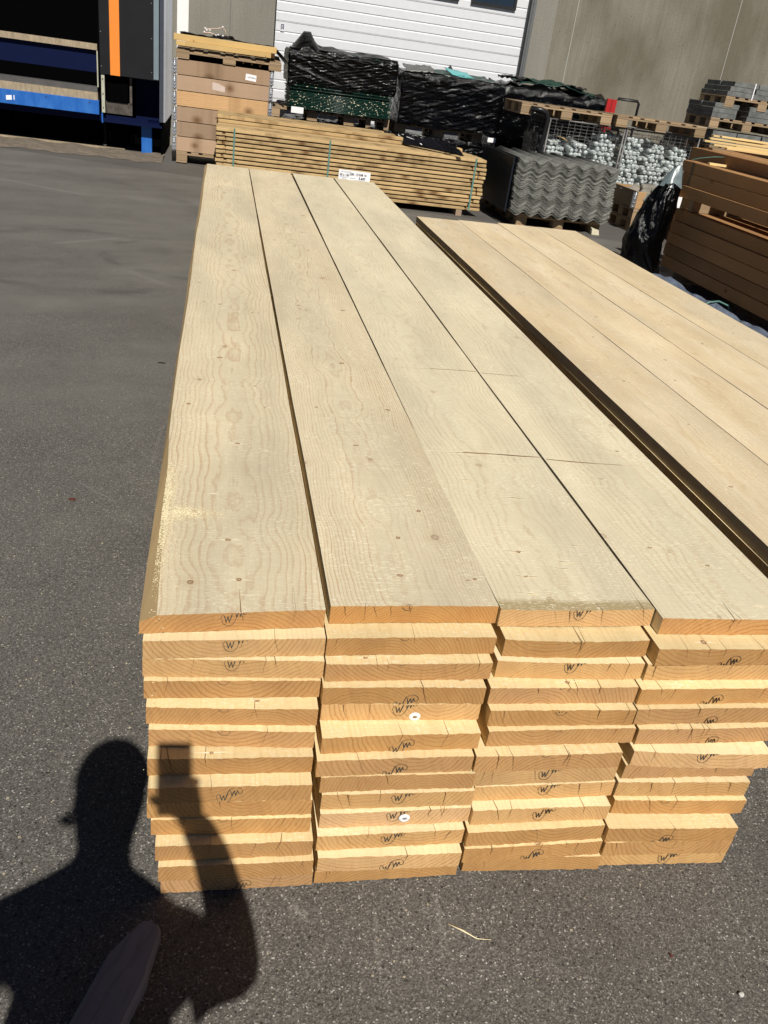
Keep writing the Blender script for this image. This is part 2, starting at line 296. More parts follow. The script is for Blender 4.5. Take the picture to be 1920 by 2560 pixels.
# ================================================================== GROUND
def asphalt():
    t = NT('asphalt'); P = t.pos()
    q = t.sep(P)
    big = t.noise(P, 0.55, 5, 0.6); mid = t.noise(P, 3.0, 5, 0.6)
    c1 = t.voro(P, 330, col=True); c2 = t.voro(P, 120, col=True)
    g1 = t.sep(c1)[0]; g2 = t.sep(c2)[1]
    base = t.ramp(g1, [(0.0, (0.050, 0.046, 0.041)), (0.45, (0.088, 0.081, 0.072)), (0.85, (0.125, 0.115, 0.102)), (0.975, (0.20, 0.19, 0.17)), (1.0, (0.42, 0.40, 0.36))])
    d2 = t.voro(P, 120)
    st = t.m('MULTIPLY', t.m('GREATER_THAN', g2, 0.93), t.ramp(d2, [(0.25, 1.0), (0.4, 0.0)]))
    base = t.mix(t.m('MULTIPLY', st, 0.55), base, (0.22, 0.205, 0.18))
    dk = t.m('MULTIPLY', t.m('LESS_THAN', g2, 0.08), t.ramp(d2, [(0.3, 1.0), (0.45, 0.0)]))
    base = t.mix(t.m('MULTIPLY', dk, 0.8), base, (0.018, 0.017, 0.016))
    # dusty, driven-over middle distance; streaks along the building
    far = t.ramp(t.m('DIVIDE', q[1], 12.0), [(0.12, 0.0), (0.5, 1.0)])
    dust = t.ramp(t.noise(t.com(t.m('MULTIPLY', q[0], 0.35), t.m('ADD', q[1], t.m('MULTIPLY', q[0], -0.25)), 0.0), 1.6, 6, 0.65), [(0.38, 0.0), (0.66, 1.0)])
    base = t.mix(t.m('MULTIPLY', t.m('MULTIPLY', dust, far), 0.8), base, (0.158, 0.150, 0.132))
    base = t.mix(t.m('MULTIPLY', far, 0.35), base, (0.122, 0.117, 0.105))
    scale = t.m('MULTIPLY', t.m('MULTIPLY_ADD', t.m('SUBTRACT', big, 0.5), 0.5, 1.22), t.m('MULTIPLY_ADD', t.m('SUBTRACT', mid, 0.5), 0.45, 1.0))
    base = t.v('SCALE', base, None, scale)
    # turning tyre marks
    for (ax, ay, rr, wd, am) in ((-1.0, 6.8, 0.95, 0.10, 0.35), (-0.25, 7.1, 0.62, 0.07, 0.35), (-2.4, 8.6, 2.3, 0.16, 0.25)):
        d = t.v('DISTANCE', t.com(q[0], q[1], 0.0), t.com(ax, ay, 0.0))
        d = t.m('ADD', d, t.m('MULTIPLY', t.m('SUBTRACT', mid, 0.5), 0.25))
        mk = t.ramp(t.m('DIVIDE', t.m('ABSOLUTE', t.m('SUBTRACT', d, rr)), wd), [(0.2, 1.0), (1.0, 0.0)])
        mk = t.m('MULTIPLY', mk, t.ramp(t.noise(P, 2.3, 3), [(0.4, 0.0), (0.6, am)]))
        base = t.mix(mk, base, (0.045, 0.042, 0.038))
    # newer dark strip by the pallets, and chalky scuffs near the stack
    strip = t.ramp(t.m('ADD', t.m('SUBTRACT', q[1], t.m('MULTIPLY', q[0], -0.28)), t.m('MULTIPLY', mid, 0.12)), [(0.0, 0.0), (1.0, 1.0)])
    ed = t.m('MULTIPLY_ADD', q[0], -0.28, 11.55)
    sm = t.m('GREATER_THAN', t.m('ADD', q[1], t.m('MULTIPLY', mid, 0.1)), ed)
    base = t.mix(t.m('MULTIPLY', sm, 0.5), base, (0.075, 0.07, 0.065))
    for (x0, y0, x1, y1, wd, am) in ((0.376, 1.13, 0.366, 1.02, 0.007, 0.5), (0.516, 1.18, 0.512, 1.06, 0.011, 0.55), (0.205, 1.17, 0.225, 1.15, 0.014, 0.7), (-1.257, 7.2, -0.84, 7.58, 0.03, 0.5), (-1.35, 9.5, -2.6, 10.1, 0.04, 0.5), (-0.35, 6.2, -0.62, 6.5, 0.05, 0.25), (-0.35, 2.95, -0.5, 3.1, 0.008, 0.4), (-0.24, 3.3, -0.22, 3.7, 0.012, 0.3)):
        ax, ay = x1 - x0, y1 - y0; L2 = ax * ax + ay * ay
        u = t.m('DIVIDE', t.m('ADD', t.m('MULTIPLY', t.m('SUBTRACT', q[0], x0), ax), t.m('MULTIPLY', t.m('SUBTRACT', q[1], y0), ay)), L2, clamp=True)
        ddx = t.m('SUBTRACT', t.m('SUBTRACT', q[0], x0), t.m('MULTIPLY', u, ax)); ddy = t.m('SUBTRACT', t.m('SUBTRACT', q[1], y0), t.m('MULTIPLY', u, ay))
        d = t.m('SQRT', t.m('ADD', t.m('MULTIPLY', ddx, ddx), t.m('MULTIPLY', ddy, ddy)))
        mk = t.m('MULTIPLY', t.ramp(t.m('DIVIDE', d, wd), [(0.1, 1.0), (1.0, 0.0)]), t.ramp(t.noise(P, 130, 3), [(0.42, 0.0), (0.62, am)]))
        base = t.mix(mk, base, (0.36, 0.34, 0.31))
    t.fin(base, t.m('MULTIPLY_ADD', g1, 0.2, 0.62), 0, 0.35)
    h = t.m('ADD', t.voro(P, 330), t.m('MULTIPLY', t.voro(P, 120), 0.7))
    t.bump(h, 0.40, 0.0018)
    return t.mat
g = MB(); g.grid(lambda u, v: (-60 + 120 * u, -40 + 100 * v, 0), 12, 10, smooth=False)
tag(g.build('asphalt_yard', asphalt()), kind='structure')
t = NT('dusty grit'); P = t.pos()
c = t.ramp(t.noise(P, 9, 6, 0.7), [(0.3, (0.11, 0.09, 0.068)), (0.7, (0.24, 0.20, 0.155))]); c = t.mix(t.ramp(t.voro(P, 60), [(0.1, 0.6), (0.3, 0.0)]), c, (0.38, 0.34, 0.28))
t.fin(c, 0.95, 0, 0.2); t.bump(t.noise(P, 60, 4), 0.6, 0.01)
def grit_pt(u, v):
    x = -4.5 + 3.72 * u; e = 12.28 + 0.20 * u + 0.10 * math.sin(x * 7) * 0.5 + 0.05 * math.sin(x * 19); y = e + (13.3 - e) * v
    return (x, y, 0.004 + 0.03 * min(1, v * 3) * (0.6 + 0.4 * math.sin(x * 11 + v * 5)))
tag(MB().grid(grit_pt, 60, 8).build('grit_verge', t.mat), kind='structure')

# ================================================================== NEAR STACK
PL = [[(-0.125, 0.366, 1.387, 0.025, 0.181, 0.013), (-0.117, 0.359, 1.366, 0.011, 0.179, 0.0155), (-0.118, 0.36, 1.369, -0.008, 0.184, 0.018), (-0.115, 0.353, 1.357, -0.002, 0.166, 0.035), (-0.109, 0.343, 1.334, -0.013, 0.162, 0.034), (-0.103, 0.333, 1.32, -0.017, 0.159, 0.032), (-0.103, 0.331, 1.285, -0.004, 0.155, 0.04), (-0.1, 0.327, 1.252, -0.004, 0.16, -0.001), (-0.102, 0.334, 1.258, -0.006, None, 0), (-0.094, 0.327, 1.255, -0.009, 0.155, 0.036), (-0.084, 0.323, 1.228, -0.004, 0.152, 0.041), (-0.077, 0.32, 1.214, -0.002, 0.151, 0.041), (-0.072, 0.319, 1.221, 0.001, 0.161, -0.016)],
[(0.253, 0.366, 1.424, 0.007, 0.173, 0.035), (0.245, 0.365, 1.376, 0.007, 0.173, 0.038), (0.245, 0.357, 1.351, 0.003, 0.169, 0.04), (0.241, 0.348, 1.333, -0.005, 0.177, -0.018), (0.243, 0.344, 1.336, -0.006, 0.176, 0.013), (0.243, 0.341, 1.285, 0.005, 0.17, -0.0095), (0.235, 0.337, 1.267, 0.004, 0.167, -0.0145), (0.247, 0.336, 1.267, -0.001, None, 0), (0.253, 0.335, 1.263, -0.003, 0.176, 0.013), (0.253, 0.334, 1.253, 0.003, 0.17, 0.0133), (0.249, 0.326, 1.234, 0.003, 0.165, 0.01), (0.253, 0.318, 1.217, -0.004, 0.163, -0.012), (0.252, 0.323, 1.225, 0.002, None, 0)],
[(0.621, 0.364, 1.42, 0.007, 0.195, 0.0165), (0.627, 0.335, 1.375, -0.001, 0.175, 0.034), (0.615, 0.338, 1.361, -0.01, 0.177, 0.015), (0.599, 0.341, 1.328, -0.002, 0.171, 0.041), (0.602, 0.336, 1.308, -0.004, 0.17, 0.031), (0.604, 0.343, 1.295, 0.002, 0.169, 0.039), (0.577, 0.339, 1.268, 0.002, 0.168, 0.038), (0.585, 0.334, 1.271, 0.003, 0.172, 0.013), (0.591, 0.334, 1.271, 0.002, 0.174, 0.0125), (0.589, 0.325, 1.245, -0.0, 0.166, 0.009), (0.581, 0.326, 1.226, 0.005, 0.163, 0.04), (0.58, 0.331, 1.222, 0.003, 0.164, -0.014), (0.591, 0.328, 1.235, -0.014, None, 0)],
[(0.989, 0.364, 1.394, 0.0, 0.186, 0.038), (0.97, 0.356, 1.342, 0.0, 0.18, -0.017), (0.959, 0.353, 1.347, 0.0, None, 0), (0.944, 0.349, 1.319, 0.0, 0.181, -0.0165), (0.942, 0.346, 1.305, 0.0, 0.178, -0.022), (0.953, 0.342, 1.292, 0.0, 0.179, -0.023), (0.946, 0.335, 1.274, -0.021, 0.178, 0.014), (0.94, 0.332, 1.278, -0.004, None, 0), (0.932, 0.328, 1.271, -0.013, None, 0), (0.932, 0.328, 1.261, -0.015, 0.133, 0.035), (0.912, 0.32, 1.221, -0.014, 0.139, -0.021), (0.917, 0.318, 1.22, -0.01, None, 0), (0.926, 0.316, 1.231, -0.011, 0.17, 0.004)]]
LOGO = [([(590, 1462), (580, 1457), (577, 1446), (583, 1436), (594, 1432), (601, 1438), (600, 1446)], 1.0),
        ([(600, 1436), (606, 1452), (612, 1472), (618, 1455), (623, 1440), (628, 1455), (633, 1471), (642, 1450), (652, 1420), (662, 1402)], 1.9),
        ([(583, 1466), (592, 1477), (606, 1487), (622, 1492), (640, 1491), (656, 1483), (668, 1468), (676, 1450), (681, 1432), (690, 1412)], 1.1),
        ([(640, 1448), (648, 1425), (660, 1406), (676, 1395), (696, 1390), (718, 1391), (736, 1398), (746, 1408), (746, 1420), (738, 1430), (728, 1431), (720, 1425)], 1.1),
        ([(668, 1412), (674, 1430), (679, 1446), (686, 1428), (692, 1411), (698, 1427), (702, 1442), (708, 1424), (714, 1410), (718, 1422), (723, 1430)], 1.9)]
def ribbon(mb, pts, wd, y, x0, x1, z0, z1, off=0.0006):
    """pen strokes lying on the end face, cut off where the face ends"""
    dense = []
    for (a, b) in zip(pts[:-1], pts[1:]):
        n = 4
        for i in range(n): dense.append((a[0] + (b[0] - a[0]) * i / n, a[1] + (b[1] - a[1]) * i / n))
    dense.append(pts[-1])
    for a, b in zip(dense[:-1], dense[1:]):
        if not all(x0 < p[0] < x1 and z0 < p[1] < z1 for p in (a, b)): continue
        dx, dz = b[0] - a[0], b[1] - a[1]; L = math.hypot(dx, dz) or 1e-6; nx, nz = -dz / L * wd / 2, dx / L * wd / 2
        ex, ez = dx / L * wd * 0.3, dz / L * wd * 0.3
        ya = y(a[0]) - off; yb = y(b[0]) - off
        k = len(mb.v)
        mb.v += [(a[0] + nx - ex, ya, a[1] + nz - ez), (a[0] - nx - ex, ya, a[1] - nz - ez), (b[0] - nx + ex, yb, b[1] - nz + ez), (b[0] + nx + ex, yb, b[1] + nz + ez)]
        mb.face((k, k + 1, k + 2, k + 3))
T = 0.0437
def plank(name, x, wd, y, dy, z, y1, mats, rng, cup=0.0, wane=False, cracks=5, ny=10, skew=0.0, T=T, knots=(), tears=0, checks=(), clip=0.0):
    """one sawn plank: local origin at its left bottom near corner; ragged sawn end, slight cup, drying cracks"""
    mb = MB(); N = 34
    L = y1 - y
    rag = [rng.uniform(-0.0013, 0.0009) for _ in range(N + 1)]
    ragb = [rng.uniform(-0.0012, 0.0012) for _ in range(N + 1)]
    def bow(u): return cup * (1 - (2 * u - 1) ** 2)
    front = lambda xx: dy * xx / wd
    ys = [0.0] + [L * (j + 1) / ny for j in range(ny)]
    sd_ = rng.random() * 50; wob = [(0.0035 * MN.noise(Vector((yy_ * 0.9, sd_, 0))) + 0.0012 * MN.noise(Vector((yy_ * 5, sd_, 9))), 0) for yy_ in ys]; wob[0] = (0, 0)
    top = []; bot = []
    for j, yy in enumerate(ys):
        rt = []; rb = []
        for i in range(N + 1):
            u = i / N
            xx = u * wd + wob[j][0] + skew * yy / L
            if wane and i == 0: xx += 0.0
            yo = yy + (front(u * wd) if j == 0 else 0)
            zt = T + bow(u) * (1 if yy < 1 else 0.4); zb = bow(u) * (1 if yy < 1 else 0.4)
            if j == 0: rt.append((xx, yo + rag[i], zt + rag[(i * 7) % N] * 0.4)); rb.append((xx, yo + ragb[i], zb + ragb[(i * 5) % N] * 0.5))
            else: rt.append((xx, yo, zt)); rb.append((xx, yo, zb))
        if wane:
            wv = (0.026 * max(0, 1 - yy / 1.1) ** 1.3 + 0.007 + 0.002 * math.sin(yy * 3.1) + 0.003 * MN.noise(Vector((yy * 6, 1, 2)))) 
            rt[0] = (rt[0][0] - 0.001 * math.sin(yy * 5), rt[0][1], T * 0.62); rt[1:] = [(wv + (wd - wv) * (i - 1) / (N - 1) + wob[j][0], rt[i][1], rt[i][2]) for i in range(1, N + 1)]
        top.append(rt); bot.append(rb)
    b0 = len(mb.v)
    for r in top + bot: mb.v += r
    n1 = N + 1; nb = len(ys) * n1
    for j in range(len(ys) - 1):
        for i in range(N):
            a = b0 + j * n1 + i; mb.face((a, a + 1, a + n1 + 1, a + n1), 2 if (wane and i == 0) else 0)
            a = b0 + nb + j * n1 + i; mb.face((a, a + n1, a + n1 + 1, a + 1))
        a = b0 + j * n1; mb.face((a, a + n1, a + n1 + nb, a + nb), 2 if wane else 0)
        a = b0 + j * n1 + N; mb.face((a, a + nb, a + n1 + nb, a + n1))
    for i in range(N):
        a = b0 + i; mb.face((a, a + nb, a + nb + 1, a + 1))
        a = b0 + (len(ys) - 1) * n1 + i; mb.face((a, a + 1, a + nb + 1, a + nb))
    # drying cracks: thin dark wedges on the end, some running back along the top
    for _ in range(cracks):
        u = rng.uniform(0.05, 0.95); x0 = u * wd; lean = rng.uniform(-0.35, 0.35) + (0.5 - u) * 0.3
        w0 = rng.choice((0.0003, 0.0005, 0.0005, 0.0009)); z0 = T + bow(u) - 0.0002; depth = rng.uniform(0.3, 1.0) * T
        seg = 4; pp = []
        for k in range(seg + 1):
            f = k / seg; pp.append((x0 + lean * depth * f + rng.uniform(-1, 1) * 0.0012, z0 - depth * f, w0 * (1 - 0.8 * f)))
        for a, b in zip(pp[:-1], pp[1:]):
            k = len(mb.v); ya = front(a[0]) - 0.0016; yb = front(b[0]) - 0.0016
            mb.v += [(a[0] - a[2], ya, a[1]), (b[0] - b[2], yb, b[1]), (b[0] + b[2], yb, b[1]), (a[0] + a[2], ya, a[1])]
            mb.face((k, k + 1, k + 2, k + 3), 1)
        if rng.random() < 0.6:
            k = len(mb.v); ln = rng.uniform(0.02, 0.10); xe = x0 + rng.uniform(-0.01, 0.01); yf = front(x0) - 0.0015
            mb.v += [(x0 - w0, yf, z0 + 0.0008), (x0 + w0, yf, z0 + 0.0008), (xe, yf + ln, z0 + 0.0008)]
            mb.face((k, k + 1, k + 2), 1)
    zt_ = T + 0.0003
    for (kx, ky, kr) in knots:            # crisp knots: dark rim, brown heart
        n = 14; k = len(mb.v); e = rng.uniform(0.6, 1.0)
        for rr in (0.0, kr * 0.62, kr * 0.95, kr * 1.12):
            for i in range(n):
                a = 2 * math.pi * i / n; q = 1 + 0.12 * math.sin(a * 2 + kx * 90) + 0.08 * math.sin(a * 3 + ky * 50)
                mb.v.append((kx + max(rr, 1e-4) * q * math.cos(a), ky + max(rr, 1e-4) * q * e * math.sin(a), zt_ + bow(kx / wd)))
        for j in range(3):
            for i in range(n): mb.face((k + j * n + i, k + (j + 1) * n + i, k + (j + 1) * n + (i + 1) % n, k + j * n + (i + 1) % n), (4, 3, 5)[j] if j < 2 else 4)
        for sgn in (-1, 1):               # pale torn fibres beside the knot
            k = len(mb.v); l = rng.uniform(0.015, 0.04)
            mb.v += [(kx + sgn * kr * 1.2, ky - 0.002, zt_), (kx + sgn * kr * 1.2, ky + 0.002, zt_), (kx + sgn * (kr + l), ky + rng.uniform(-.004, .004), zt_)]
            mb.face((k, k + 1, k + 2) if sgn < 0 else (k, k + 2, k + 1), 6)
    for _ in range(tears):                # short pale tear-out streaks across the board
        tx = rng.uniform(0.02, wd - 0.06); ty = 0.05 + (L - 0.1) * rng.random() ** 1.3; l = rng.uniform(0.02, 0.07); h = rng.uniform(0.001, 0.0028)
        k = len(mb.v); mb.v += [(tx, ty, zt_), (tx + l * 0.5, ty - h + rng.uniform(-.002, .002), zt_), (tx + l, ty + rng.uniform(-.004, .004), zt_), (tx + l * 0.5, ty + h, zt_)]
        mb.face((k, k + 1, k + 2, k + 3), 6)
    for pts in checks:                    # reddish cross checks
        for a, b in zip(pts[:-1], pts[1:]):
            k = len(mb.v); mb.v += [(a[0], a[1] - a[2], zt_), (b[0], b[1] - b[2], zt_), (b[0], b[1] + b[2], zt_), (a[0], a[1] + a[2], zt_)]; mb.face((k, k + 1, k + 2, k + 3), a[3])
    # whiskers left by the saw
    for _ in range(3):
        xx = rng.uniform(0.02, wd - 0.02); k = len(mb.v); yf = front(xx); l2 = rng.uniform(0.002, 0.006)
        mb.v += [(xx, yf + 0.002, T + bow(xx / wd)), (xx + 0.0015, yf + 0.002, T + bow(xx / wd)), (xx + rng.uniform(-.002, .003), yf - 0.003, T + bow(xx / wd) + l2 * 0.6)]
        mb.face((k, k + 1, k + 2))
    mats = list(mats) + [W_SIDE] * (3 - len(mats)) + [KRIM, KHEART, KHALO, PALE]
    return mb.build(name, mats, loc=(x, y, z)), front, bow
TOPK = [(0.067, 1.518, .0062), (0.045, 1.681, .006), (-0.033, 1.808, .006), (0.073, 2.213, .007), (-0.072, 2.49, .007), (0.161, 2.497, .004), (0.02, 2.945, .009), (0.018, 3.639, .009), (0.143, 4.587, .008), (0.421, 1.544, .006), (0.446, 1.709, .006), (0.525, 1.848, .006), (0.415, 2.238, .007), (0.561, 2.535, .007), (0.461, 2.973, .009), (0.325, 2.522, .005), (0.552, 3.697, .009), (0.358, 3.721, .007), (0.592, 1.535, .005), (0.575, 1.53, .004), (-0.05, 3.66, .007), (0.737, 1.665, .005), (0.72, 1.555, .004), (0.09, 5.3, .008), (0.5, 4.9, .008), (0.32, 5.1, .007), (0.7, 3.4, .006), (0.93, 2.6, .006), (1.10, 1.7, .005), (1.22, 1.62, .005), (1.27, 2.3, .006), (0.86, 4.0, .007), (1.1, 3.7, .007), (0.85, 5.2, .008), (1.15, 5.0, .008)]
COLN = ['first', 'second', 'third', 'fourth']
for c in range(4):
    for k in range(13):
        x, wd, y, dy, sx, sb = PL[c][k]
        rng = random.Random(c * 100 + k * 7 + 3)
        z = 0.6 - 0.046 * k - T
        cup = {(0, 0): 0.0, (2, 0): -0.003, (2, 1): -0.005, (2, 2): -0.003, (3, 6): -0.004, (1, 5): 0.002}.get((c, k), rng.uniform(-0.0015, 0.0015))
        if c == 0 and k == 0: mats = [W_WEATH, CRACK, W_SIDE]
        elif k == 0: mats = [(W_WEATH, W_WEATH, W_WEATHQ, W_WEATHP)[c], CRACK]
        elif (c, k) in ((0, 2), (1, 4), (1, 8), (1, 9), (2, 2), (2, 7), (2, 8), (2, 9), (3, 2), (3, 6), (3, 8), (1, 10), (3, 12), (1, 11), (0, 1)): mats = [W_FRESHW, CRACK]
        else: mats = [W_FRESH, CRACK]
        y1 = 8.13 + rng.uniform(-0.02, 0.02) if k == 0 else 8.08 + rng.uniform(-0.05, 0.03)
        skew = {0: (-0.012, -0.004, 0.012, 0.022)[c]}.get(k, 0)
        kn = []; chk = []; tr = 0
        if k == 0:
            kn = [(q[0] - x, q[1] - y, q[2]) for q in TOPK if x < q[0] < x + wd]; tr = (10, 18, 34, 34)[c]
            if c == 2: chk = [[(0.003, 1.551, 0.0008, 6), (0.18, 1.566, 0.002, 4), (0.29, 1.570, 0.0016, 3), (0.36, 1.568, 0.0022, 3)], [(0.003, 0.807, 0.003, 6), (0.12, 0.812, 0.003, 5), (0.225, 0.810, 0.0015, 3), (0.30, 0.804, 0.0022, 3), (0.36, 0.802, 0.0015, 3)]]
            if c == 3: chk = [[(0.012, 1.581, 0.002, 3), (0.09, 1.578, 0.0013, 3), (0.17, 1.576, 0.0006, 4)], [(0.008, 0.816, 0.002, 3), (0.08, 0.808, 0.0025, 3), (0.16, 0.803, 0.0012, 4), (0.25, 0.800, 0.0012, 6), (0.35, 0.801, 0.0006, 6)]]
        elif rng.random() < 0.4: kn = [(rng.uniform(0.04, wd - 0.04), rng.uniform(0.012, 0.035), rng.uniform(0.004, 0.007))]
        o, front, bow = plank('sawn_plank', x, wd, y, dy, z, y1, mats, rng, cup, wane=(c == 0 and k == 0), cracks=rng.choice((1, 2, 3, 3, 4, 5)), skew=skew, knots=kn, tears=tr, checks=chk, ny=10 if k else 30)
        if k == 0: extra = ('weathered greyish top and a curved waney left edge', 'weathered top full of knots, beside the dark gap', 'pale weathered top, brown at its near end', 'pale weathered top, farthest right')[c]; lab = f'top plank of the {COLN[c]} column with {extra}'
        else:
            lab = f'fresh sawn plank, {ORD[k]} from the top in the {COLN[c]} column of the near stack'
            if k == 12: lab = f'bottom plank of the {COLN[c]} column of the near stack, lying on the asphalt'
        tag(o, lab, 'plank', 'planks of the near stack')
        if sx is not None:
            mb = MB()
            for pts, th in LOGO:
                q = [(sx + (p[0] - 660) * 0.000306, sb + (1492 - p[1]) * 0.000445 * 0.97 ) for p in pts]
                ribbon(mb, q, th * 0.00085, front, 0.004, wd - 0.004, 0.001, T - 0.001, off=0.0021)
            if mb.v:
                st = mb.build('ink_stamp', INK, o)
# two white plastic washers stapled on plank ends of the second column
W_PLA = plain('white plastic', (0.80, 0.79, 0.80), 0.35, nz=0.03, bump=0)
for (x, y, z, lab) in ((0.445, 1.3325, 0.381, 'white plastic washer stapled to a plank end, upper one of the two'), (0.437, 1.2495, 0.168, 'white plastic washer stapled to a plank end, lower one of the two')):
    e = empty('plastic_washer', (x, y, z)); e.scale = (0.85, 1, 0.85); tag(e, lab, 'washer', 'plastic washers on the second column')
    mb = MB(); n = 24
    prof = [(0.0055, 0.0), (0.0065, -0.003), (0.0085, -0.0035), (0.0135, -0.002), (0.0150, 0.0)]
    for (rr, yy) in prof:
        for i in range(n): a = 2 * math.pi * i / n; mb.v.append((rr * math.cos(a), yy, rr * 0.9 * math.sin(a)))
    for j in range(len(prof) - 1):
        for i in range(n): mb.face((j * n + i, j * n + (i + 1) % n, (j + 1) * n + (i + 1) % n, (j + 1) * n + i), 0, True)
    mb.face(list(range(n)))
    mb.build('disc', W_PLA, e)
    MB().box(-0.004, 0.004, -0.0032, -0.0005, -0.0008, 0.0008).build('staple', plain('staple steel', (0.35, 0.33, 0.3), 0.4, 0.9), e)

# ================================================================== RIGHT-HAND STACK
for c in range(4):
    for k in range(10):
        rng = random.Random(900 + c * 100 + k)
        x = 1.628 + c * 0.3713 + (rng.uniform(-0.006, 0.004) if k else 0); wd = 0.366
        if c == 0 and k: x = 1.628 + (-0.0035 if k == 1 else 0.006 + rng.uniform(0, 0.006))
        z = 0.48 - 0.046 * k - T
        y1 = (7.287, 7.33, 7.40, 7.41)[c] + (0 if k == 0 else -0.02)
        y0 = 1.46 + rng.uniform(-0.03, 0.03)
        o, f_, b_ = plank('sawn_plank', x, wd, y0, 0, z, y1, [W_WEATHB if k == 0 else W_FRESH, CRACK], rng, 0.0, cracks=3, knots=[(rng.uniform(.04, .32), 0.4 + 5.2 * (q_ + rng.random()) / 9, rng.uniform(.005, .009)) for q_ in range(9)] if k == 0 else (), tears=40 if k == 0 else 0, ny=10 if k else 30)
        lab = f'warm toned top plank, {COLN[c]} from the left, of the stack across the dark gap' if k == 0 else f'plank {ORD[k]} from the top in the {COLN[c]} column of the right-hand stack'
        tag(o, lab, 'plank', 'planks of the right-hand stack')
for j, yb in enumerate((2.2, 4.4, 6.6)):
    o = MB().box(0, 1.5, -0.05, 0.05, 0, 0.0195).build('bearer', W_PALLETX, loc=(1.6, yb, 0.0005))
    tag(o, ('near', 'middle', 'far')[j] + ' flat timber bearer lying under the right-hand plank stack', 'bearer', 'bearers under the right-hand stack')

# ================================================================== SAWDUST, CHIPS, DEBRIS
SAW = plain('sawdust', (0.84, 0.74, 0.48), 0.95, nz=0.1, bump=0)
def flakes(name, n, fn, size, mat, seed):
    rng = random.Random(seed); mb = MB()
    for _ in range(n):
        x, y, z = fn(rng); s = size * rng.uniform(0.4, 1.4); a = rng.uniform(0, 3.14); e = rng.uniform(0.25, 1.0)
        ca, sa = math.cos(a) * s, math.sin(a) * s; k = len(mb.v); h = rng.uniform(0.0004, s * 0.8)
        mb.v += [(x - ca, y - sa, z + 0.0003), (x - sa * e, y + ca * e, z + h), (x + ca, y + sa, z + 0.0006), (x + sa * e, y - ca * e, z + 0.0003)]
        mb.face((k, k + 3, k + 2, k + 1))
    return mb.build(name, mat)
def sd1(r):
    q = r.random()
    if q < 0.6: return (-0.108 + abs(r.gauss(0, 0.012)), 1.82 + r.gauss(0, 0.13), 0.597 if 0 else 0.6005)
    if q < 0.85: return (-0.085 + abs(r.gauss(0, 0.055)), 1.80 + r.gauss(0, 0.016), 0.6005)
    return (-0.10 + abs(r.gauss(0, 0.02)), 1.95 + r.gauss(0, 0.3), 0.6005)
def onw(f):
    def g_(r):
        x, y, z = f(r); wv = 0.026 * max(0, 1 - (y - 1.39) / 1.1) ** 1.3 + 0.007
        return (x, y, z - 0.0166 * (1 - min(1, max(0, (x + 0.125) / wv))))
    return g_
sd1 = onw(sd1)
tag(flakes('sawdust_heap', 7000, sd1, 0.0012, SAW, 5), 'pale sawdust spilled along the left edge of the near stack', 'sawdust', kind='stuff')
def sd2(r):
    if r.random() < 0.5: return (r.uniform(0.27, 0.6), 1.95 + r.gauss(0, 0.08), 0.6006)
    return (r.uniform(-0.08, 1.33), 1.43 + abs(r.gauss(0, 1.0)), 0.6006)
tag(flakes('sawdust_flakes', 1600, sd2, 0.0010, SAW, 6), 'loose sawdust flakes scattered over the top planks', 'sawdust', kind='stuff')
def ch(r):
    while True:
        y = 0.9 + abs(r.gauss(0, 2.2)); x = r.uniform(-1.6, 1.8) if y < 1.25 else r.uniform(-0.3 * y - 0.3, -0.16)
        if y < 12: return (x, y, 0.0012)
tag(flakes('wood_chips', 900, ch, 0.0030, plain('dull chip', (0.36, 0.31, 0.22), 0.9, bump=0), 8), 'tiny wood chips and grit scattered over the asphalt', 'chips', kind='stuff')
mb = MB().tube([(0.529, 1.107, 0.004), (0.558, 1.086, 0.007), (0.584, 1.068, 0.004), (0.613, 1.062, 0.006)], [0.0012, 0.0022, 0.0012, 0.0006], 5, squash=0.5)
tag(mb.build('wood_splinter', SAW), 'long bent yellow splinter lying on the asphalt before the stack', 'splinter')
def blob(name, loc, s, mat, seed, lab, cat, group=None):
    rng = random.Random(seed); mb = MB(); n, m_ = 8, 5
    for j in range(m_ + 1):
        for i in range(n):
            a = 2 * math.pi * i / n; ph = math.pi * j / m_; f = rng.uniform(0.75, 1.15)
            mb.v.append((s[0] * f * math.cos(a) * math.sin(ph), s[1] * f * math.sin(a) * math.sin(ph), s[2] * (1 - math.cos(ph))))
    for j in range(m_):
        for i in range(n): mb.face((j * n + i, j * n + (i + 1) % n, (j + 1) * n + (i + 1) % n, (j + 1) * n + i))
    o = mb.build(name, mat, loc=loc); return tag(o, lab, cat, group)
blob('pebble', (1.111, 0.904, 0.0), (0.008, 0.006, 0.004), plain('pale pebble', (0.5, 0.5, 0.46), 0.8), 1, 'small pale pebble on the asphalt at lower right', 'pebble')
blob('dead_leaf', (-0.506, 2.952, 0.0), (0.016, 0.011, 0.003), plain('dead leaf', (0.10, 0.03, 0.02), 0.8), 2, 'small dark red leaf on the asphalt at left', 'leaf')
blob('wood_scrap', (-0.276, 4.545, 0.0), (0.022, 0.006, 0.004), plain('dark scrap', (0.03, 0.028, 0.025), 0.8), 3, 'small dark scrap on the asphalt beside the near stack', 'scrap')
blob('bark_scrap', (1.0, 1.0, 0.0), (0.004, 0.006, 0.002), MATS['dead leaf'], 4, 'tiny reddish bark scrap on the asphalt', 'scrap')

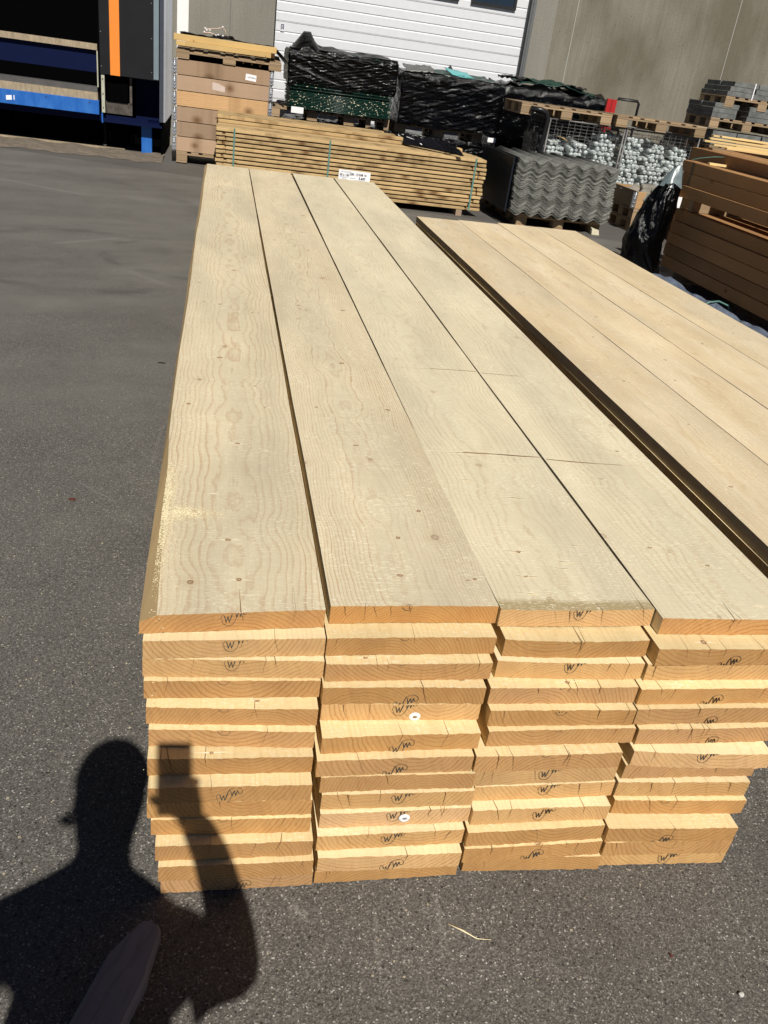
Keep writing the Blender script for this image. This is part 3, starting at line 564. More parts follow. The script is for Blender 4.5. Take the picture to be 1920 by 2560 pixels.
# grey pointed board in the photographer's shadow
mb = MB()
prof = [(-0.046, -0.95), (0.046, -0.95), (0.046, -0.11), (0.040, -0.085), (0.028, -0.012), (0.018, -0.002), (0.0, 0.002), (-0.016, -0.003), (-0.030, -0.035), (-0.046, -0.085)]
k = len(prof)
for zz, ins in ((0.0, 0.0), (0.028, 0.0), (0.036, 0.008)):
    for (px, py) in prof: mb.v.append((px * (1 - ins * 14), py - ins * 0.4 if py > -0.9 else py, zz))
for j in range(2):
    for i in range(k): mb.face((j * k + i, j * k + (i + 1) % k, (j + 1) * k + (i + 1) % k, (j + 1) * k + i))
mb.face([2 * k + i for i in range(k)]); mb.face([i for i in range(k)][::-1])
o = mb.build('pointed_board', W_GREY, loc=(-0.086, 1.135, 0.001), rot=(0, 0, R(-22)))
tag(o, 'weathered grey board with a rounded point lying in the shadow', 'board')

# ================================================================== PALLETS
def make_pallet():
    root = empty('pallet'); yw = (0.145, 0.10, 0.145, 0.10, 0.145, 0.10, 0.145); x = -0.6; gap = (1.2 - sum(yw)) / 6
    for i, wd in enumerate(yw):
        mb = MB().box(0, wd, 0, 0.8, 0, 0.022); mb.build('deck_board', W_PALLET, root, loc=(x, 0, 0.122), bevel=0.003); x += wd + gap
    for i, yy in enumerate((0, 0.3275, 0.655)):
        MB().box(0, 1.196, 0, 0.145, 0, 0.022).build('stringer_board', W_PALLETX, root, loc=(-0.598, yy + 0.0015, 0.0995), bevel=0.003)
        for xx in (-0.598, -0.0725, 0.453):
            MB().box(0, 0.145, 0, 0.142, 0, 0.0765).build('block', W_PALLETX, root, loc=(xx, yy + 0.003, 0.0225), bevel=0.004)
    for xx in (-0.6, -0.0725, 0.455):
        MB().box(0, 0.145, 0, 0.8, 0, 0.022).build('bottom_board', W_PALLET, root, loc=(xx, 0.0005, 0.0), bevel=0.003)
    return root
PROTO = make_pallet(); first_pallet = [True]
def pallet(x, y, z, label, rz=0, sc=1.0):
    if first_pallet[0]: o = PROTO; first_pallet[0] = False; o.location = (x, y, z); o.rotation_euler = (0, 0, rz)
    else: o = copy_tree(PROTO, (x, y, z), rz)
    o.scale = (sc, 1, 1)
    return tag(o, label, 'pallet', 'wooden pallets in the yard')

# ================================================================== COLLAR BOX
pallet(0.0, 12.72, 0.012, 'grey wooden pallet on the ground under the tall collar crate')
VOID0 = plain('painted slot darkness', (0.0015, 0.0015, 0.002), 0.9, spec=0.02)  # near-black colour stands in for the darkness inside the crate top slot
STEEL = plain('galvanised steel', (0.55, 0.57, 0.60), 0.35, 0.85, nz=0.25, nscale=40, bump=0.3, bscale=60)
PAPER = plain('white paper', (0.85, 0.84, 0.85), 0.6, nz=0.03, bump=0)
BLACKINK = plain('print black', (0.03, 0.035, 0.05), 0.8, nz=0.05, bump=0)
def make_collar():
    root = empty('pallet_collar'); H = 0.1785
    for y0, nm in ((0.0, 'front_board'), (0.78, 'back_board')):
        MB().box(0, 1.2, 0, 0.02, 0, H).build(nm, W_COLLAR, root, loc=(-0.6, y0, 0.001), bevel=0.003)
    for x0 in (-0.6, 0.58):
        MB().box(0, 0.02, 0.0205, 0.7795, 0, H).build('side_board', W_PALLET, root, loc=(x0, 0, 0.001), bevel=0.002)
    for sx in (-1, 1):
        mb = MB()
        a, b = (-0.655, -0.6005) if sx < 0 else (0.6005, 0.655)
        mb.box(a, b, -0.004, 0.03, 0.008, H - 0.008)
        for zz in (0.02, 0.06, 0.10, 0.14, 0.165):
            mb.tube([(a + 0.008, -0.006, zz), (a + 0.024, -0.012, zz + 0.006), (b - 0.006, -0.006, zz)], 0.005, 6)
        mb.tube([((a + b) / 2, -0.007, 0.0), ((a + b) / 2, -0.007, H)], 0.006, 6)
        mb.build('hinge', STEEL, root)
    return root
col0 = make_collar()
names6 = ['lowest', 'second lowest', 'third lowest', 'third from the top', 'second from the top', 'topmost']
for i in range(6):
    loc = (random.uniform(-.003, .003), 12.722 + random.uniform(-.004, .004), 0.1575 + i * 0.1862)
    o = col0 if i == 0 else copy_tree(col0, loc)
    o.location = loc
    tag(o, f'{names6[i]} wooden collar frame of the tall crate against the building', 'pallet collar', 'collars of the tall crate')
    if i == 5:
        q = MB().box(0, 0.14, -0.0015, -0.0003, 0, 0.075).build('label_sheet', PAPER, o, loc=(0.283, 0, 0.04), rot=(0, R(4), 0))
        text_part('- LOTWPIN', 0.024, BLACKINK, q, (0.012, -0.003, 0.03), (R(90), 0, 0))
    if i == 4:
        mb = MB(); mb.v += [(0, -0.001, 0), (0.165, -0.001, -0.012), (0.165, -0.001, 0.05), (0.085, -0.001, 0.083), (0, -0.001, 0.09)]; mb.face((0, 1, 2, 3, 4))
        mb.build('torn_label', plain('torn paper', (0.58, 0.47, 0.40), 0.8, nz=0.1), o, loc=(-0.141, 0, 0.055))
pallet(0.065, 12.70, 1.2765, 'weathered wooden pallet lying on top of the tall collar crate', sc=1.13)
_tp = [q for q in bpy.data.objects if q.name.startswith('pallet') and q.parent is None and abs(q.location.z - 1.2765) < 1e-4][0]; _tp.rotation_euler = (R(6), 0, 0); _tp.scale = (1.13, 1, 0.62)
tag(MB().box(-0.56, 0.66, 12.86, 13.40, 1.10, 1.365).build('dark_slot_filler', VOID0), 'black film liner between the tall crate and the pallet on it', 'filler')  # added block that makes the slot below the pallet read dark
for _i, (_x, _z) in enumerate(((0.27, 1.338), (0.38, 1.33), (0.48, 1.322), (0.24, 1.312), (0.35, 1.302), (0.46, 1.293))): tag(MB().box(_x, _x + 0.018, 12.83, 12.859, _z, _z + 0.026).build('stick_end', W_BATTEN), ('upper', 'lower')[_i // 3] + ' row, ' + ('left', 'middle', 'right')[_i % 3] + ' pale stick end in the dark slot under the crate top pallet', 'stick', 'pale stick ends in the dark slot')
# timber pieces on top
for (x0, x1, y, z0, z1, lab) in ((-0.62, -0.40, 12.80, 1.421, 1.475, 'short yellow timber offcut at the left end under the long one'), (-0.50, 0.60, 12.74, 1.4215, 1.478, 'long lower yellow batten on the pallet atop the tall crate'), (-0.65, 0.672, 12.80, 1.479, 1.555, 'long upper yellow batten on the pallet atop the tall crate'), (0.52, 0.66, 12.95, 1.4215, 1.478, 'short brown timber block under the right end of the upper batten')):
    tag(MB().box(0, x1 - x0, 0, 0.09, 0, z1 - z0).build('timber_batten', W_BATTEN, loc=(x0, y, z0), rot=(0, 0, R(-0.6)), bevel=0.003), lab, 'batten', 'battens on the tall crate')
def black_plastic(name, strength=0.9, scale=9, col=(0.0008, 0.0008, 0.001), rough=0.07, stretch=(1, 1, 2.2), dist=0.03, metal=0):
    t = NT(name); P = t.obj(); V = t.v('MULTIPLY', P, stretch)
    a = t.noise(V, scale, 5, 0.62, dist=0.8); b = t.noise(V, scale * 4.5, 3, 0.6, dist=1.2)
    t.fin(col, t.m('MULTIPLY_ADD', a, 0.08, rough), metal, 0.22)
    rid = t.m('ABSOLUTE', t.m('SUBTRACT', a, 0.5)); rid2 = t.m('ABSOLUTE', t.m('SUBTRACT', b, 0.5))
    t.bump(t.m('ADD', t.m('MULTIPLY', rid, 2.0), t.m('MULTIPLY', rid2, 0.6)), strength, dist)
    return t.mat
WRAP = black_plastic('black stretch film', 0.5, 7, stretch=(0.8, 0.8, 2.4), dist=0.014, rough=0.06)
WRAPTOP = black_plastic('black film cover', 1.0, 8, rough=0.2, col=(0.012, 0.012, 0.012))
FABRIC = plain('black cloth', (0.006, 0.006, 0.009), 0.9, spec=0.1, nz=0.3, bump=0.4, bscale=30)
def n3(x, y, z=0.0):
    return (math.sin(x * 12.7 + y * 7.1 + z * 3) + 0.6 * math.sin(x * 23.3 - y * 17.9 + z * 11 + 1.3) + 0.4 * math.sin(x * 41 + y * 37 - z * 29 + 4)) / 2.0
def cloth(name, loc, fn, nu, nv, mat, lab, cat, group=None, thick=0.006):
    o = MB().grid(fn, nu, nv).build(name, mat, loc=loc)
    s = o.modifiers.new('thickness', 'SOLIDIFY'); s.thickness = thick
    return tag(o, lab, cat, group)
cloth('plastic_sheet', (0, 0, 0), lambda u, v: (-0.58 + 1.42 * u, 12.93 + 0.5 * v, 1.50 + 0.085 * (1 - v * 0.4) * (0.9 - 0.25 * u) + 0.018 * n3(u * 1.2, v) - (0.16 * max(0, (u - 0.86) / 0.14)) + (0.03 if 0.3 < u < 0.5 else 0)), 46, 14, WRAPTOP, 'crumpled black plastic sheet behind the battens on the tall crate', 'plastic sheet')
e = empty('clear_tubing', (0, 12.98, 1.60)); tag(e, 'thin clear tubing with white fittings on top of the tall crate', 'tubing')
CLR = plain('clear tubing plastic', (0.55, 0.42, 0.33), 0.15, nz=0.2)
MB().tube([(-0.28, 0, 0.0), (-0.26, 0, 0.05), (-0.10, 0, 0.075), (-0.03, 0, 0.095), (0.0, 0, 0.06), (0.01, 0, -0.01)], 0.006, 8).build('tube', CLR, e)
MB().tube([(-0.28, 0, 0.0), (-0.2, -.01, 0.015), (-0.13, 0, 0.0)], 0.009, 8).build('tube', CLR, e)
for (x, z) in ((-0.27, 0.01), (-0.24, 0.035), (-0.20, 0.04), (-0.17, 0.0), (-0.12, -0.01), (-0.09, 0.0), (-0.03, -0.005), (0.04, -0.01), (-0.26, 0.055), (-0.035, 0.098)):
    MB().tube([(x - 0.012, 0.0, z), (x, -0.004, z + 0.004), (x + 0.012, 0, z)], [0.006, 0.012, 0.007], 8).build('fitting', W_PLA, e)

# ================================================================== BOARD PACK (grooved cabin boards)
rng = random.Random(21)
def deck_board(x0, x1, y, z, dpt, hgt, nl, nr, lab, group, wid_l=0.075, wid_r=0.10):
    mb = MB(); s = 0.03
    if nl is None: mb.box(0, x1 - x0, 0, dpt, 0, hgt)
    else:
        a = nl; b = x1 - x0 - nr
        mb.box(0, a, 0, 0.035, 0, hgt); mb.box(a + s, b, 0, 0.035, 0, hgt); mb.box(b + s, x1 - x0, 0, 0.035, 0, hgt); mb.box(0, x1 - x0, 0.0352, dpt, 0, hgt)
    o = mb.build('pine_board', W_DECK, loc=(x0, y, z), bevel=0.004)
    return tag(o, lab, 'board', group)
NR = 13
for i in range(NR):
    z = 0.075 + i * 0.0470
    top = (i == NR - 1)
    xo = rng.uniform(-0.012, 0.012)
    deck_board(-0.065 + xo, 3.205 + rng.uniform(-0.02, 0.01), 10.80 + rng.uniform(0, 0.006), z, 0.140, 0.0335, None if top else rng.choice((0.06, 0.085, 0.10, 0.075)), None if top else rng.uniform(0.10, 0.22),
               f'front board of the {ORD[NR - 1 - i]} row down in the strapped pine board pack', 'boards in the strapped pack')
for cidx in range(1, 9):
    for i in range(NR):
        if cidx in (2, 3, 4, 5, 6, 7) and i < NR - 2: continue
        z = 0.075 + i * 0.0470
        top = i == NR - 1
        lab = f'top row board, {ORD[cidx]} behind the front, in the strapped pine board pack' if top else (f'rear board of the {ORD[NR - 1 - i]} row down at the back of the pine pack' if cidx == 8 else f'pine board in column {ORD[cidx]} behind the front, {ORD[NR - 1 - i]} row down')
        deck_board(-0.055 + rng.uniform(-0.02, 0.02), 3.20 - 0.05 * cidx * 0.4 + rng.uniform(-0.06, 0.03), 10.80 + 0.1475 * cidx, z, 0.1425, 0.0385, None, None, lab, 'boards in the strapped pack')
for cidx in range(1, 8):   # thin lath spacers between rows seen as dark lines need a bed: cross battens inside the pack
    xx = 0.05 + cidx * 0.42
    tag(MB().box(0, 0.05, 0, 1.0, 0, 0.51).build('packing_batten', W_PALLET, loc=(xx, 11.0955, 0.0755)), f'{ORD[cidx - 1]} upright packing frame hidden inside the pine pack', 'batten', 'packing inside the pine pack') if cidx in (1, 3, 5, 7) else None
for j in range(5):
    for r_ in range(2):
        xr = (2.25, 2.12, 2.2, 2.05, 2.1)[j] + (0.06 if r_ == 0 else 0)
        deck_board(-0.06 + rng.uniform(-.01, .01), xr, 11.46 + 0.1475 * j, 0.6785 + r_ * 0.0465, 0.1425, 0.0385, None, None, f'extra board, {ORD[j]} from the front and {("lower", "upper")[r_]} layer, lying on the pine pack', 'extra boards on the pine pack')
for j in range(3):
    deck_board(2.42, 3.05 - 0.08 * j, 11.50 + 0.15 * j, 0.6785, 0.1425, 0.0385, None, None, f'short board lying right of the jacket, {ORD[j]} from the front', 'short boards right of the jacket')
for (xx, nm) in ((0.30, 'left'), (2.90, 'right')):
    tag(MB().box(0, 0.075, 0, 1.3, 0, 0.0735).build('bearer', W_PALLET, loc=(xx, 10.79, 0.0005)), f'{nm} square bearer on the asphalt under the pine pack', 'bearer', 'bearers under the pine pack')
STRAP = plain('green strap', (0.10, 0.22, 0.19), 0.4, nz=0.1)
for (xx, nm) in ((0.133, 'left'), (1.248, 'middle'), (3.05, 'right')):
    mb = MB(); mb.box(xx, xx + 0.019, 10.795, 10.7985, 0.073, 0.683); mb.box(xx, xx + 0.019, 10.795, 12.13, 0.683, 0.6845) if xx > 9 else None
    tag(mb.build('packing_strap', STRAP), f'{nm} green plastic strap down the front of the pine pack', 'strap', 'green straps on the pine pack')
card = MB().grid(lambda u, v: (0.385 * u, -0.004 + 0.004 * math.sin(u * 5), 0.125 * v), 8, 2).build('pack_card', PAPER, loc=(1.388, 10.793, 0.258), rot=(0, R(0.5), 0))
tag(card, 'white paper tag printed with numbers on the front of the pine pack', 'tag')
for body, size, x, z in (('38 x 145', 0.033, 0.012, 0.062), ('200 - 21558 1b', 0.033, 0.135, 0.078), ('3.600', 0.037, 0.245, 0.035), ('Brun', 0.024, 0.05, 0.012)):
    text_part(body, size, BLACKINK, card, (x, -0.012, z), (R(90), 0, 0), 'printed_number')
for (x, z, l) in ((0.02, 0.108, 0.13), (0.02, 0.045, 0.09), (0.14, 0.045, 0.07), (0.2, 0.02, 0.15)):
    MB().box(x, x + l, -0.0112, -0.0108, z, z + 0.004).build('printed_line', plain('faint print', (0.45, 0.47, 0.52), 0.7, bump=0), card)
def jack(u, v):
    x = 2.20 + 0.62 * u + 0.06 * v; 
    y = 11.75 - 1.02 * u * (1 - 0.25 * v) + 0.0 - 0.42 * v * (1 - 0.4 * u)
    edge = min(u, 1 - u, v, 1 - v)
    return (x, y, 0.680 + 0.02 + min(1, edge * 7) * (0.06 + 0.05 * n3(u * 0.8, v * 0.7) + 0.03 * (1 - v)))
cloth('work_jacket', (0, 0, 0), jack, 30, 20, FABRIC, 'crumpled black jacket lying on the pine board pack', 'jacket')
MB().tube([(2.26, 11.62, 0.79), (2.30, 11.50, 0.775), (2.36, 11.38, 0.765), (2.40, 11.25, 0.75), (2.43, 11.15, 0.735)], 0.006, 5).build('white_cord', PAPER, bpy.data.objects['work_jacket'])
e = empty('pruning_tool', (2.80, 11.05, 0.70), R(18)); tag(e, 'small green handled tool lying right of the black jacket', 'tool')
GRN = plain('green plastic', (0.01, 0.16, 0.05), 0.45)
MB().tube([(-0.1, 0, 0), (-0.04, 0.015, 0.012), (0.05, 0.03, 0.008)], [0.014, 0.018, 0.012], 8).build('handle', GRN, e)
MB().tube([(-0.06, -0.05, 0), (0.0, -0.02, 0.012), (0.06, 0.02, 0.008)], [0.013, 0.017, 0.012], 8).build('handle', GRN, e)
MB().tube([(0.05, 0.03, 0.01), (0.13, 0.05, 0.004)], [0.014, 0.005], 8).build('blade', plain('dark steel', (0.04, 0.04, 0.04), 0.4, 0.8), e)

# ================================================================== WRAPPED PALLET PILES
GREENS = plain('dark green panel', (0.008, 0.042, 0.032), 0.5, nz=0.4, nscale=30)
tE = NT('screen edge'); P = tE.obj(); r3_ = tE.sep(tE.rnd3())
vv = tE.noise(tE.v('MULTIPLY', tE.v('ADD', P, tE.com(tE.m('MULTIPLY', tE.rnd(), 31.0), 0.0, 0.0)), (34, 3, 30)), 1.0, 1)
tE.fin(tE.mix(tE.m('MULTIPLY', tE.m('GREATER_THAN', vv, 0.63), tE.m('GREATER_THAN', r3_[0], 0.25)), tE.mix(tE.m('MULTIPLY', r3_[1], 0.5), (0.008, 0.045, 0.034), (0.05, 0.05, 0.035)), (0.70, 0.68, 0.50)), 0.35, 0, 0.4); EDGE = tE.mat
GLINT = plain('pale panel clip', (0.60, 0.58, 0.45), 0.4, nz=0.2)
TEAL = plain('teal film', (0.10, 0.42, 0.42), 0.35, nz=0.1)
def panel_proto(wx, wy):
    root = empty('folded_screen')
    mb = MB(); mb.box(-wx / 2, wx / 2, 0, wy, 0, 0.009)
    mb.build('sheet', GREENS, root); MB().tube([(-wx / 2, 0, 0.006), (wx / 2, 0, 0.006)], 0.0065, 6).build('edge_rail', EDGE, root)
    return root
def wrap_cover(x0, x1, y0, y1, zb, zt, lab, seed, peak=None, bottom_wave=0.03, name='film_cover', mat=None, nx=40, crest=0.03):
    """film drawn over a pile: a loop round four sides plus a rumpled top, one surface"""
    rng = random.Random(seed); per = 2 * ((x1 - x0) + (y1 - y0)); mb = MB(); n = 300; m_ = 64
    def wr(x, y, z):
        a = MN.noise(Vector((x * 2.2 + seed, y * 2.6, z * 8.0 + 1.5 * MN.noise(Vector((x * 1.5, y * 1.5, z * 2 + seed))))))
        b = MN.noise(Vector((x * 9 + seed * 2, y * 9, z * 34 + a * 3)))
        c_ = MN.noise(Vector((x * 22, y * 22, z * 40 + seed)))
        return (0.35 + 0.65 * max(0, min(1, ((z - zb) / (zt - zb) - 0.55) * 3)) + 0.5 * max(0, MN.noise(Vector((x * 1.7, z * 1.3, seed * 3.1))))) * (0.034 * (0.5 - abs(a)) + 0.013 * (0.4 - abs(b)) + 0.008 * c_)
    def ring(s):
        d = s * per; a = x1 - x0; b = y1 - y0
        if d < a: return (x0 + d, y0, 0, -1)
        d -= a
        if d < b: return (x1, y0 + d, 1, 0)
        d -= b
        if d < a: return (x1 - d, y1, 0, 1)
        d -= a
        return (x0, y1 - d, -1, 0)
    ccx, ccy = (x0 + x1) / 2, (y0 + y1) / 2
    rings = []
    for j in range(m_ + 1):
        f = j / m_; row = []
        for i in range(n):
            x, y, nx_, ny_ = ring(i / n)
            z = zb + (zt - zb) * f
            d = 0.006 * n3(x * 0.8 + seed, y * 0.9, f * 2.2) + wr(x, y, z)
            if j == 0: z += bottom_wave * n3(x * 0.6, y * 0.6, seed)
            if j == m_: z += crest * n3(x * 0.35, y * 0.4, seed)
            d -= 0.03 * max(0, (f - 0.9) / 0.1) ** 2
            row.append((x + nx_ * d, y + ny_ * d, z))
        rings.append(row)
    for g_ in (0.985, 0.96, 0.93, 0.84, 0.75, 0.62, 0.5, 0.25, 0.02):
        row = []
        for i in range(n):
            x, y, *_ = ring(i / n); x = ccx + (x - ccx) * g_; y = ccy + (y - ccy) * g_
            z = zt + 0.012 + crest * n3(x * 0.9, y * 0.9, seed + 2) * (1 - g_ ** 6) + (crest * n3(x * 0.35, y * 0.4, seed)) * g_ ** 6
            if peak and math.hypot(x - peak[0], (y - peak[1]) * 0.7) < peak[3]:
                z += peak[2] * (1 - math.hypot(x - peak[0], (y - peak[1]) * 0.7) / peak[3])
            row.append((x, y, z))
        rings.append(row)
    for r_ in rings: mb.v += r_
    for j in range(len(rings) - 1):
        for i in range(n): mb.face((j * n + i, j * n + (i + 1) % n, (j + 1) * n + (i + 1) % n, (j + 1) * n + i), 0, True)
    return tag(mb.build(name, mat or WRAP), lab, 'film cover', 'black film covers on the piles')
# upper left pile
pp = panel_proto(1.44, 0.95)
for i in range(20):
    loc = (1.605 + random.uniform(-.015, .015), 13.04 + random.uniform(-0.01, 0.015), 0.852 + i * 0.0185)
    o = pp if i == 0 else copy_tree(pp, loc); o.location = loc; o.rotation_euler = (random.uniform(-.003, .003), random.uniform(-.004, .004), random.uniform(-.004, .004))
    tag(o, f'dark green folded panel, {ORD[i]} from the bottom, under the left film cover', 'panel', 'green panels in the left pile')
pallet(1.24, 13.16, 0.705, 'pallet under the green panels of the left pile, half hidden', sc=1.0)
pallet(2.05, 13.165, 0.702, 'pallet at the right end under the left film covered pile', sc=0.5)
wrap_cover(0.86, 2.36, 13.02, 14.0, 1.17, 1.575, 'torn shiny black film with a raised peak over the left panel pile', 4, peak=(1.10, 13.3, 0.26, 0.22), bottom_wave=0.05)
tag(MB().box(0.93, 1.10, 13.010, 13.0125, 0.79, 0.87).build('pile_label', PAPER), 'small white label low on the left film covered pile', 'label')
cloth('film_flap', (0, 0, 0), lambda u, v: (0.92 + 1.35 * u, 13.10 + 0.55 * v, 1.605 + 0.045 * (1 - abs(2 * v - 1)) * (1 + 0.5 * n3(u, v)) - 0.02 * u), 40, 10, WRAPTOP, 'loose dull black film flap on top of the left pile', 'film flap')
cloth('green_sheet', (0, 0, 0), lambda u, v: (1.72 + 0.6 * u, 13.03 + 0.45 * v, 1.585 + 0.022 * n3(u, v) - 0.03 * u + 0.03 * v), 20, 8, GREENS, 'dark green sheet showing at the right of the left pile top', 'sheet')
# upper middle pile
wrap_cover(2.44, 3.93, 13.0, 14.0, 0.83, 1.50, 'glossy black stretch film wrapped right round the middle pile', 11, crest=0.025)
pallet(3.10, 13.16, 0.695, 'pallet showing two blocks under the middle film wrapped pile', sc=1.1)
tag(MB().box(3.78, 3.90, 12.94, 12.9425, 0.74, 0.80).build('pile_label', PAPER), 'small white label below the middle film wrapped pile', 'label')
cloth('green_sheet', (0, 0, 0), lambda u, v: (2.55 + 1.25 * u, 13.06 + 0.7 * v, 1.535 + 0.016 * n3(u, v) - 0.02 * u + 0.045 * v), 24, 10, GREENS, 'dark green sheet lying over the middle wrapped pile', 'sheet')
cloth('teal_sheet', (0, 0, 0), lambda u, v: (3.08 + 0.34 * u + 0.06 * (1 - v), 13.03 + 0.30 * v, 1.535 + 0.075 * v + 0.006 * n3(u, v) - 0.03 * u), 10, 6, TEAL, 'bright teal film patch on top of the middle pile', 'film')
cloth('film_flap', (0, 0, 0), lambda u, v: (2.47 + 0.40 * u, 12.985 + 0.35 * v, 1.50 + 0.075 * math.sqrt(v) + 0.014 * n3(u * 2, v) + 0.03 * u), 16, 8, plain('grey dusty film', (0.10, 0.10, 0.095), 0.4, nz=0.3), 'grey crumpled film corner at the left of the middle pile', 'film flap')
cloth('film_flap', (0, 0, 0), lambda u, v: (3.14 + 0.14 * u, 13.4 + 0.2 * v, 1.57 + 0.09 * (1 - abs(2 * u - 1.3) if u < 0.65 else max(0, 1 - (u - 0.65) * 3)) * v), 8, 5, WRAPTOP, 'small upright black film peak on the middle pile', 'film flap')
# lower tiers and the right pile behind
pallet(1.35, 13.03, 0.0, 'ground pallet below the left pile, hidden by the pine pack')
pallet(3.20, 13.03, 0.0, 'ground pallet below the middle pile, behind the pine pack', sc=1.1)
wrap_cover(0.88, 2.34, 13.05, 14.0, 0.15, 0.69, 'black film wrapped lower tier under the left pile', 15)
wrap_cover(2.46, 3.90, 13.06, 14.0, 0.15, 0.69, 'black film wrapped lower tier under the middle pile, right of the pine pack', 17, crest=0.004)
gp = panel_proto(1.30, 0.8)
for i in range(9):
    loc = (3.42 + random.uniform(-.02, .02), 13.02 - 0.03, 0.17 + i * 0.04)
    o = gp if i == 0 else copy_tree(gp, loc); o.location = loc
    tag(o, f'green panel edge, {ORD[i]} from the bottom, right of the pine pack', 'panel', 'green panels right of the pine pack')
tag(MB().box(0, 0.30, 0, 0.12, 0, 0.10).build('timber_block', W_PALLETX, loc=(3.78, 12.88, 0.0), bevel=0.004), 'grey square timber block on the ground right of the pine pack', 'block')
pallet(4.75, 13.55, 0.0, 'ground pallet under the rear right film covered pile')
wrap_cover(4.02, 5.62, 13.35, 14.3, 0.15, 1.50, 'shiny black film over the rear right pile beside the concrete wall', 23, crest=0.07)
cloth('green_sheet', (0, 0, 0), lambda u, v: (4.25 + 1.2 * u, 13.36 + 0.55 * v, 1.545 + 0.03 * n3(u, v) + 0.05 * math.sin(u * 3) - 0.05 * u * u + 0.05 * v), 24, 10, GREENS, 'dark green sheet on top of the rear right pile', 'sheet')
cloth('film_flap', (0, 0, 0), lambda u, v: (4.0 + 1.3 * u, 13.40 + 0.35 * v, 1.605 + 0.03 * n3(u * 2, v) + 0.02 * math.sin(u * 9) - 0.03 * u), 30, 8, WRAPTOP, 'loose dull black film strip along the rear right pile top', 'film flap')

# ================================================================== WIRE CAGES WITH TUBE BUNDLES
pallet(4.55, 12.02, 1.195, 'left one of two wooden pallets lying on the wire cages', sc=1.09)
pallet(5.92, 11.96, 1.20, 'right one of two wooden pallets lying on the wire cages', sc=1.12)
TUBE = NT('frosted white tube'); P = TUBE.obj()
TUBE.fin(TUBE.mix(TUBE.noise(P, 20, 3), (0.42, 0.50, 0.51), (0.68, 0.70, 0.67)), 0.25, 0, 0.5)
TUBE.b.inputs['Subsurface Weight'].default_value = 0.0
TUBE = TUBE.mat
TFILM = plain('thin teal wrapper', (0.28, 0.55, 0.56), 0.3, nz=0.2)
CAGE = plain('cage wire', (0.16, 0.155, 0.15), 0.5, 0.4, nz=0.2, bump=0)
for ci, (x0, x1) in enumerate(((4.36, 5.46), (5.50, 6.60))):
    e = empty('wire_cage', ((x0 + x1) / 2, 12.10, 0)); tag(e, ('left wire mesh cage holding bundles of white tubes', 'right wire mesh cage holding bundles of white tubes')[ci], 'wire cage', 'wire cages')
    hw = (x1 - x0) / 2; z0, z1 = 0.10, 1.185; dp = 0.85
    fr = MB()
    for sx in (-hw, hw):
        for yy in (0, dp): fr.tube([(sx, yy, 0.0), (sx, yy, z1)], 0.015, 6)
    for zz in (z0, z1):
        for yy in (0, dp): fr.tube([(-hw, yy, zz), (hw, yy, zz)], 0.011, 6)
        for sx in (-hw, hw): fr.tube([(sx, 0, zz), (sx, dp, zz)], 0.011, 6)
    fr.build('frame', CAGE, e)
    MB().box(-hw, hw, 0, dp, 0.085, 0.098).build('floor_plate', CAGE, e)
    for (yy, nm) in ((-0.004, 'front_mesh'), (dp + 0.004, 'back_mesh')):
        wm = MB(); nz = 26; nx = 12
        for i in range(1, nz): zz = z0 + (z1 - z0) * i / nz; wm.tube([(-hw, yy, zz), (hw, yy, zz)], 0.0022, 4)
        for i in range(1, nx): xx = -hw + 2 * hw * i / nx; wm.tube([(xx, yy - 0.003, z0), (xx, yy - 0.003, z1)], 0.0022, 4)
        wm.build(nm, CAGE, e)
    for sx in (-hw, hw):
        wm = MB()
        for i in range(1, 20): zz = z0 + (z1 - z0) * i / 20; wm.tube([(sx, 0, zz), (sx, dp, zz)], 0.0022, 4)
        for i in range(1, 9): yy = dp * i / 9; wm.tube([(sx, yy, z0), (sx, yy, z1)], 0.0022, 4)
        wm.build('side_mesh', CAGE, e)
tmb = MB(); n = 10; prof = [(0.0, 0.0), (0.016, -0.0), (0.026, 0.004), (0.030, 0.012), (0.031, 0.40)]
for (rr, yy) in prof:
    for i in range(n): a = 2 * math.pi * i / n; tmb.v.append((max(rr, 0.0005) * math.cos(a), yy, max(rr, 0.0005) * math.sin(a)))
for j in range(len(prof) - 1):
    for i in range(n): tmb.face((j * n + i, j * n + (i + 1) % n, (j + 1) * n + (i + 1) % n, (j + 1) * n + i), 0, True)
tproto = tmb.build('tube', TUBE)
tme = tproto.data; bpy.data.objects.remove(tproto)
rng = random.Random(33)
BUN = [(4.40, 4.68, 0.93, 'lower'), (4.75, 5.03, 0.95, ''), (5.12, 5.40, 1.08, ''), (5.54, 5.82, 1.08, ''), (5.90, 6.18, 1.06, ''), (6.26, 6.54, 1.04, '')]
BL = ['leftmost bundle of white tubes with a brown scrap on top', 'second bundle of white tubes with teal wrapping on its top', 'tall third bundle of white tubes in the left cage', 'tall bundle of white tubes at the left of the right cage', 'slumped bundle with slanting tubes in the middle of the right cage', 'rightmost bundle of white tubes beside the brown beams']
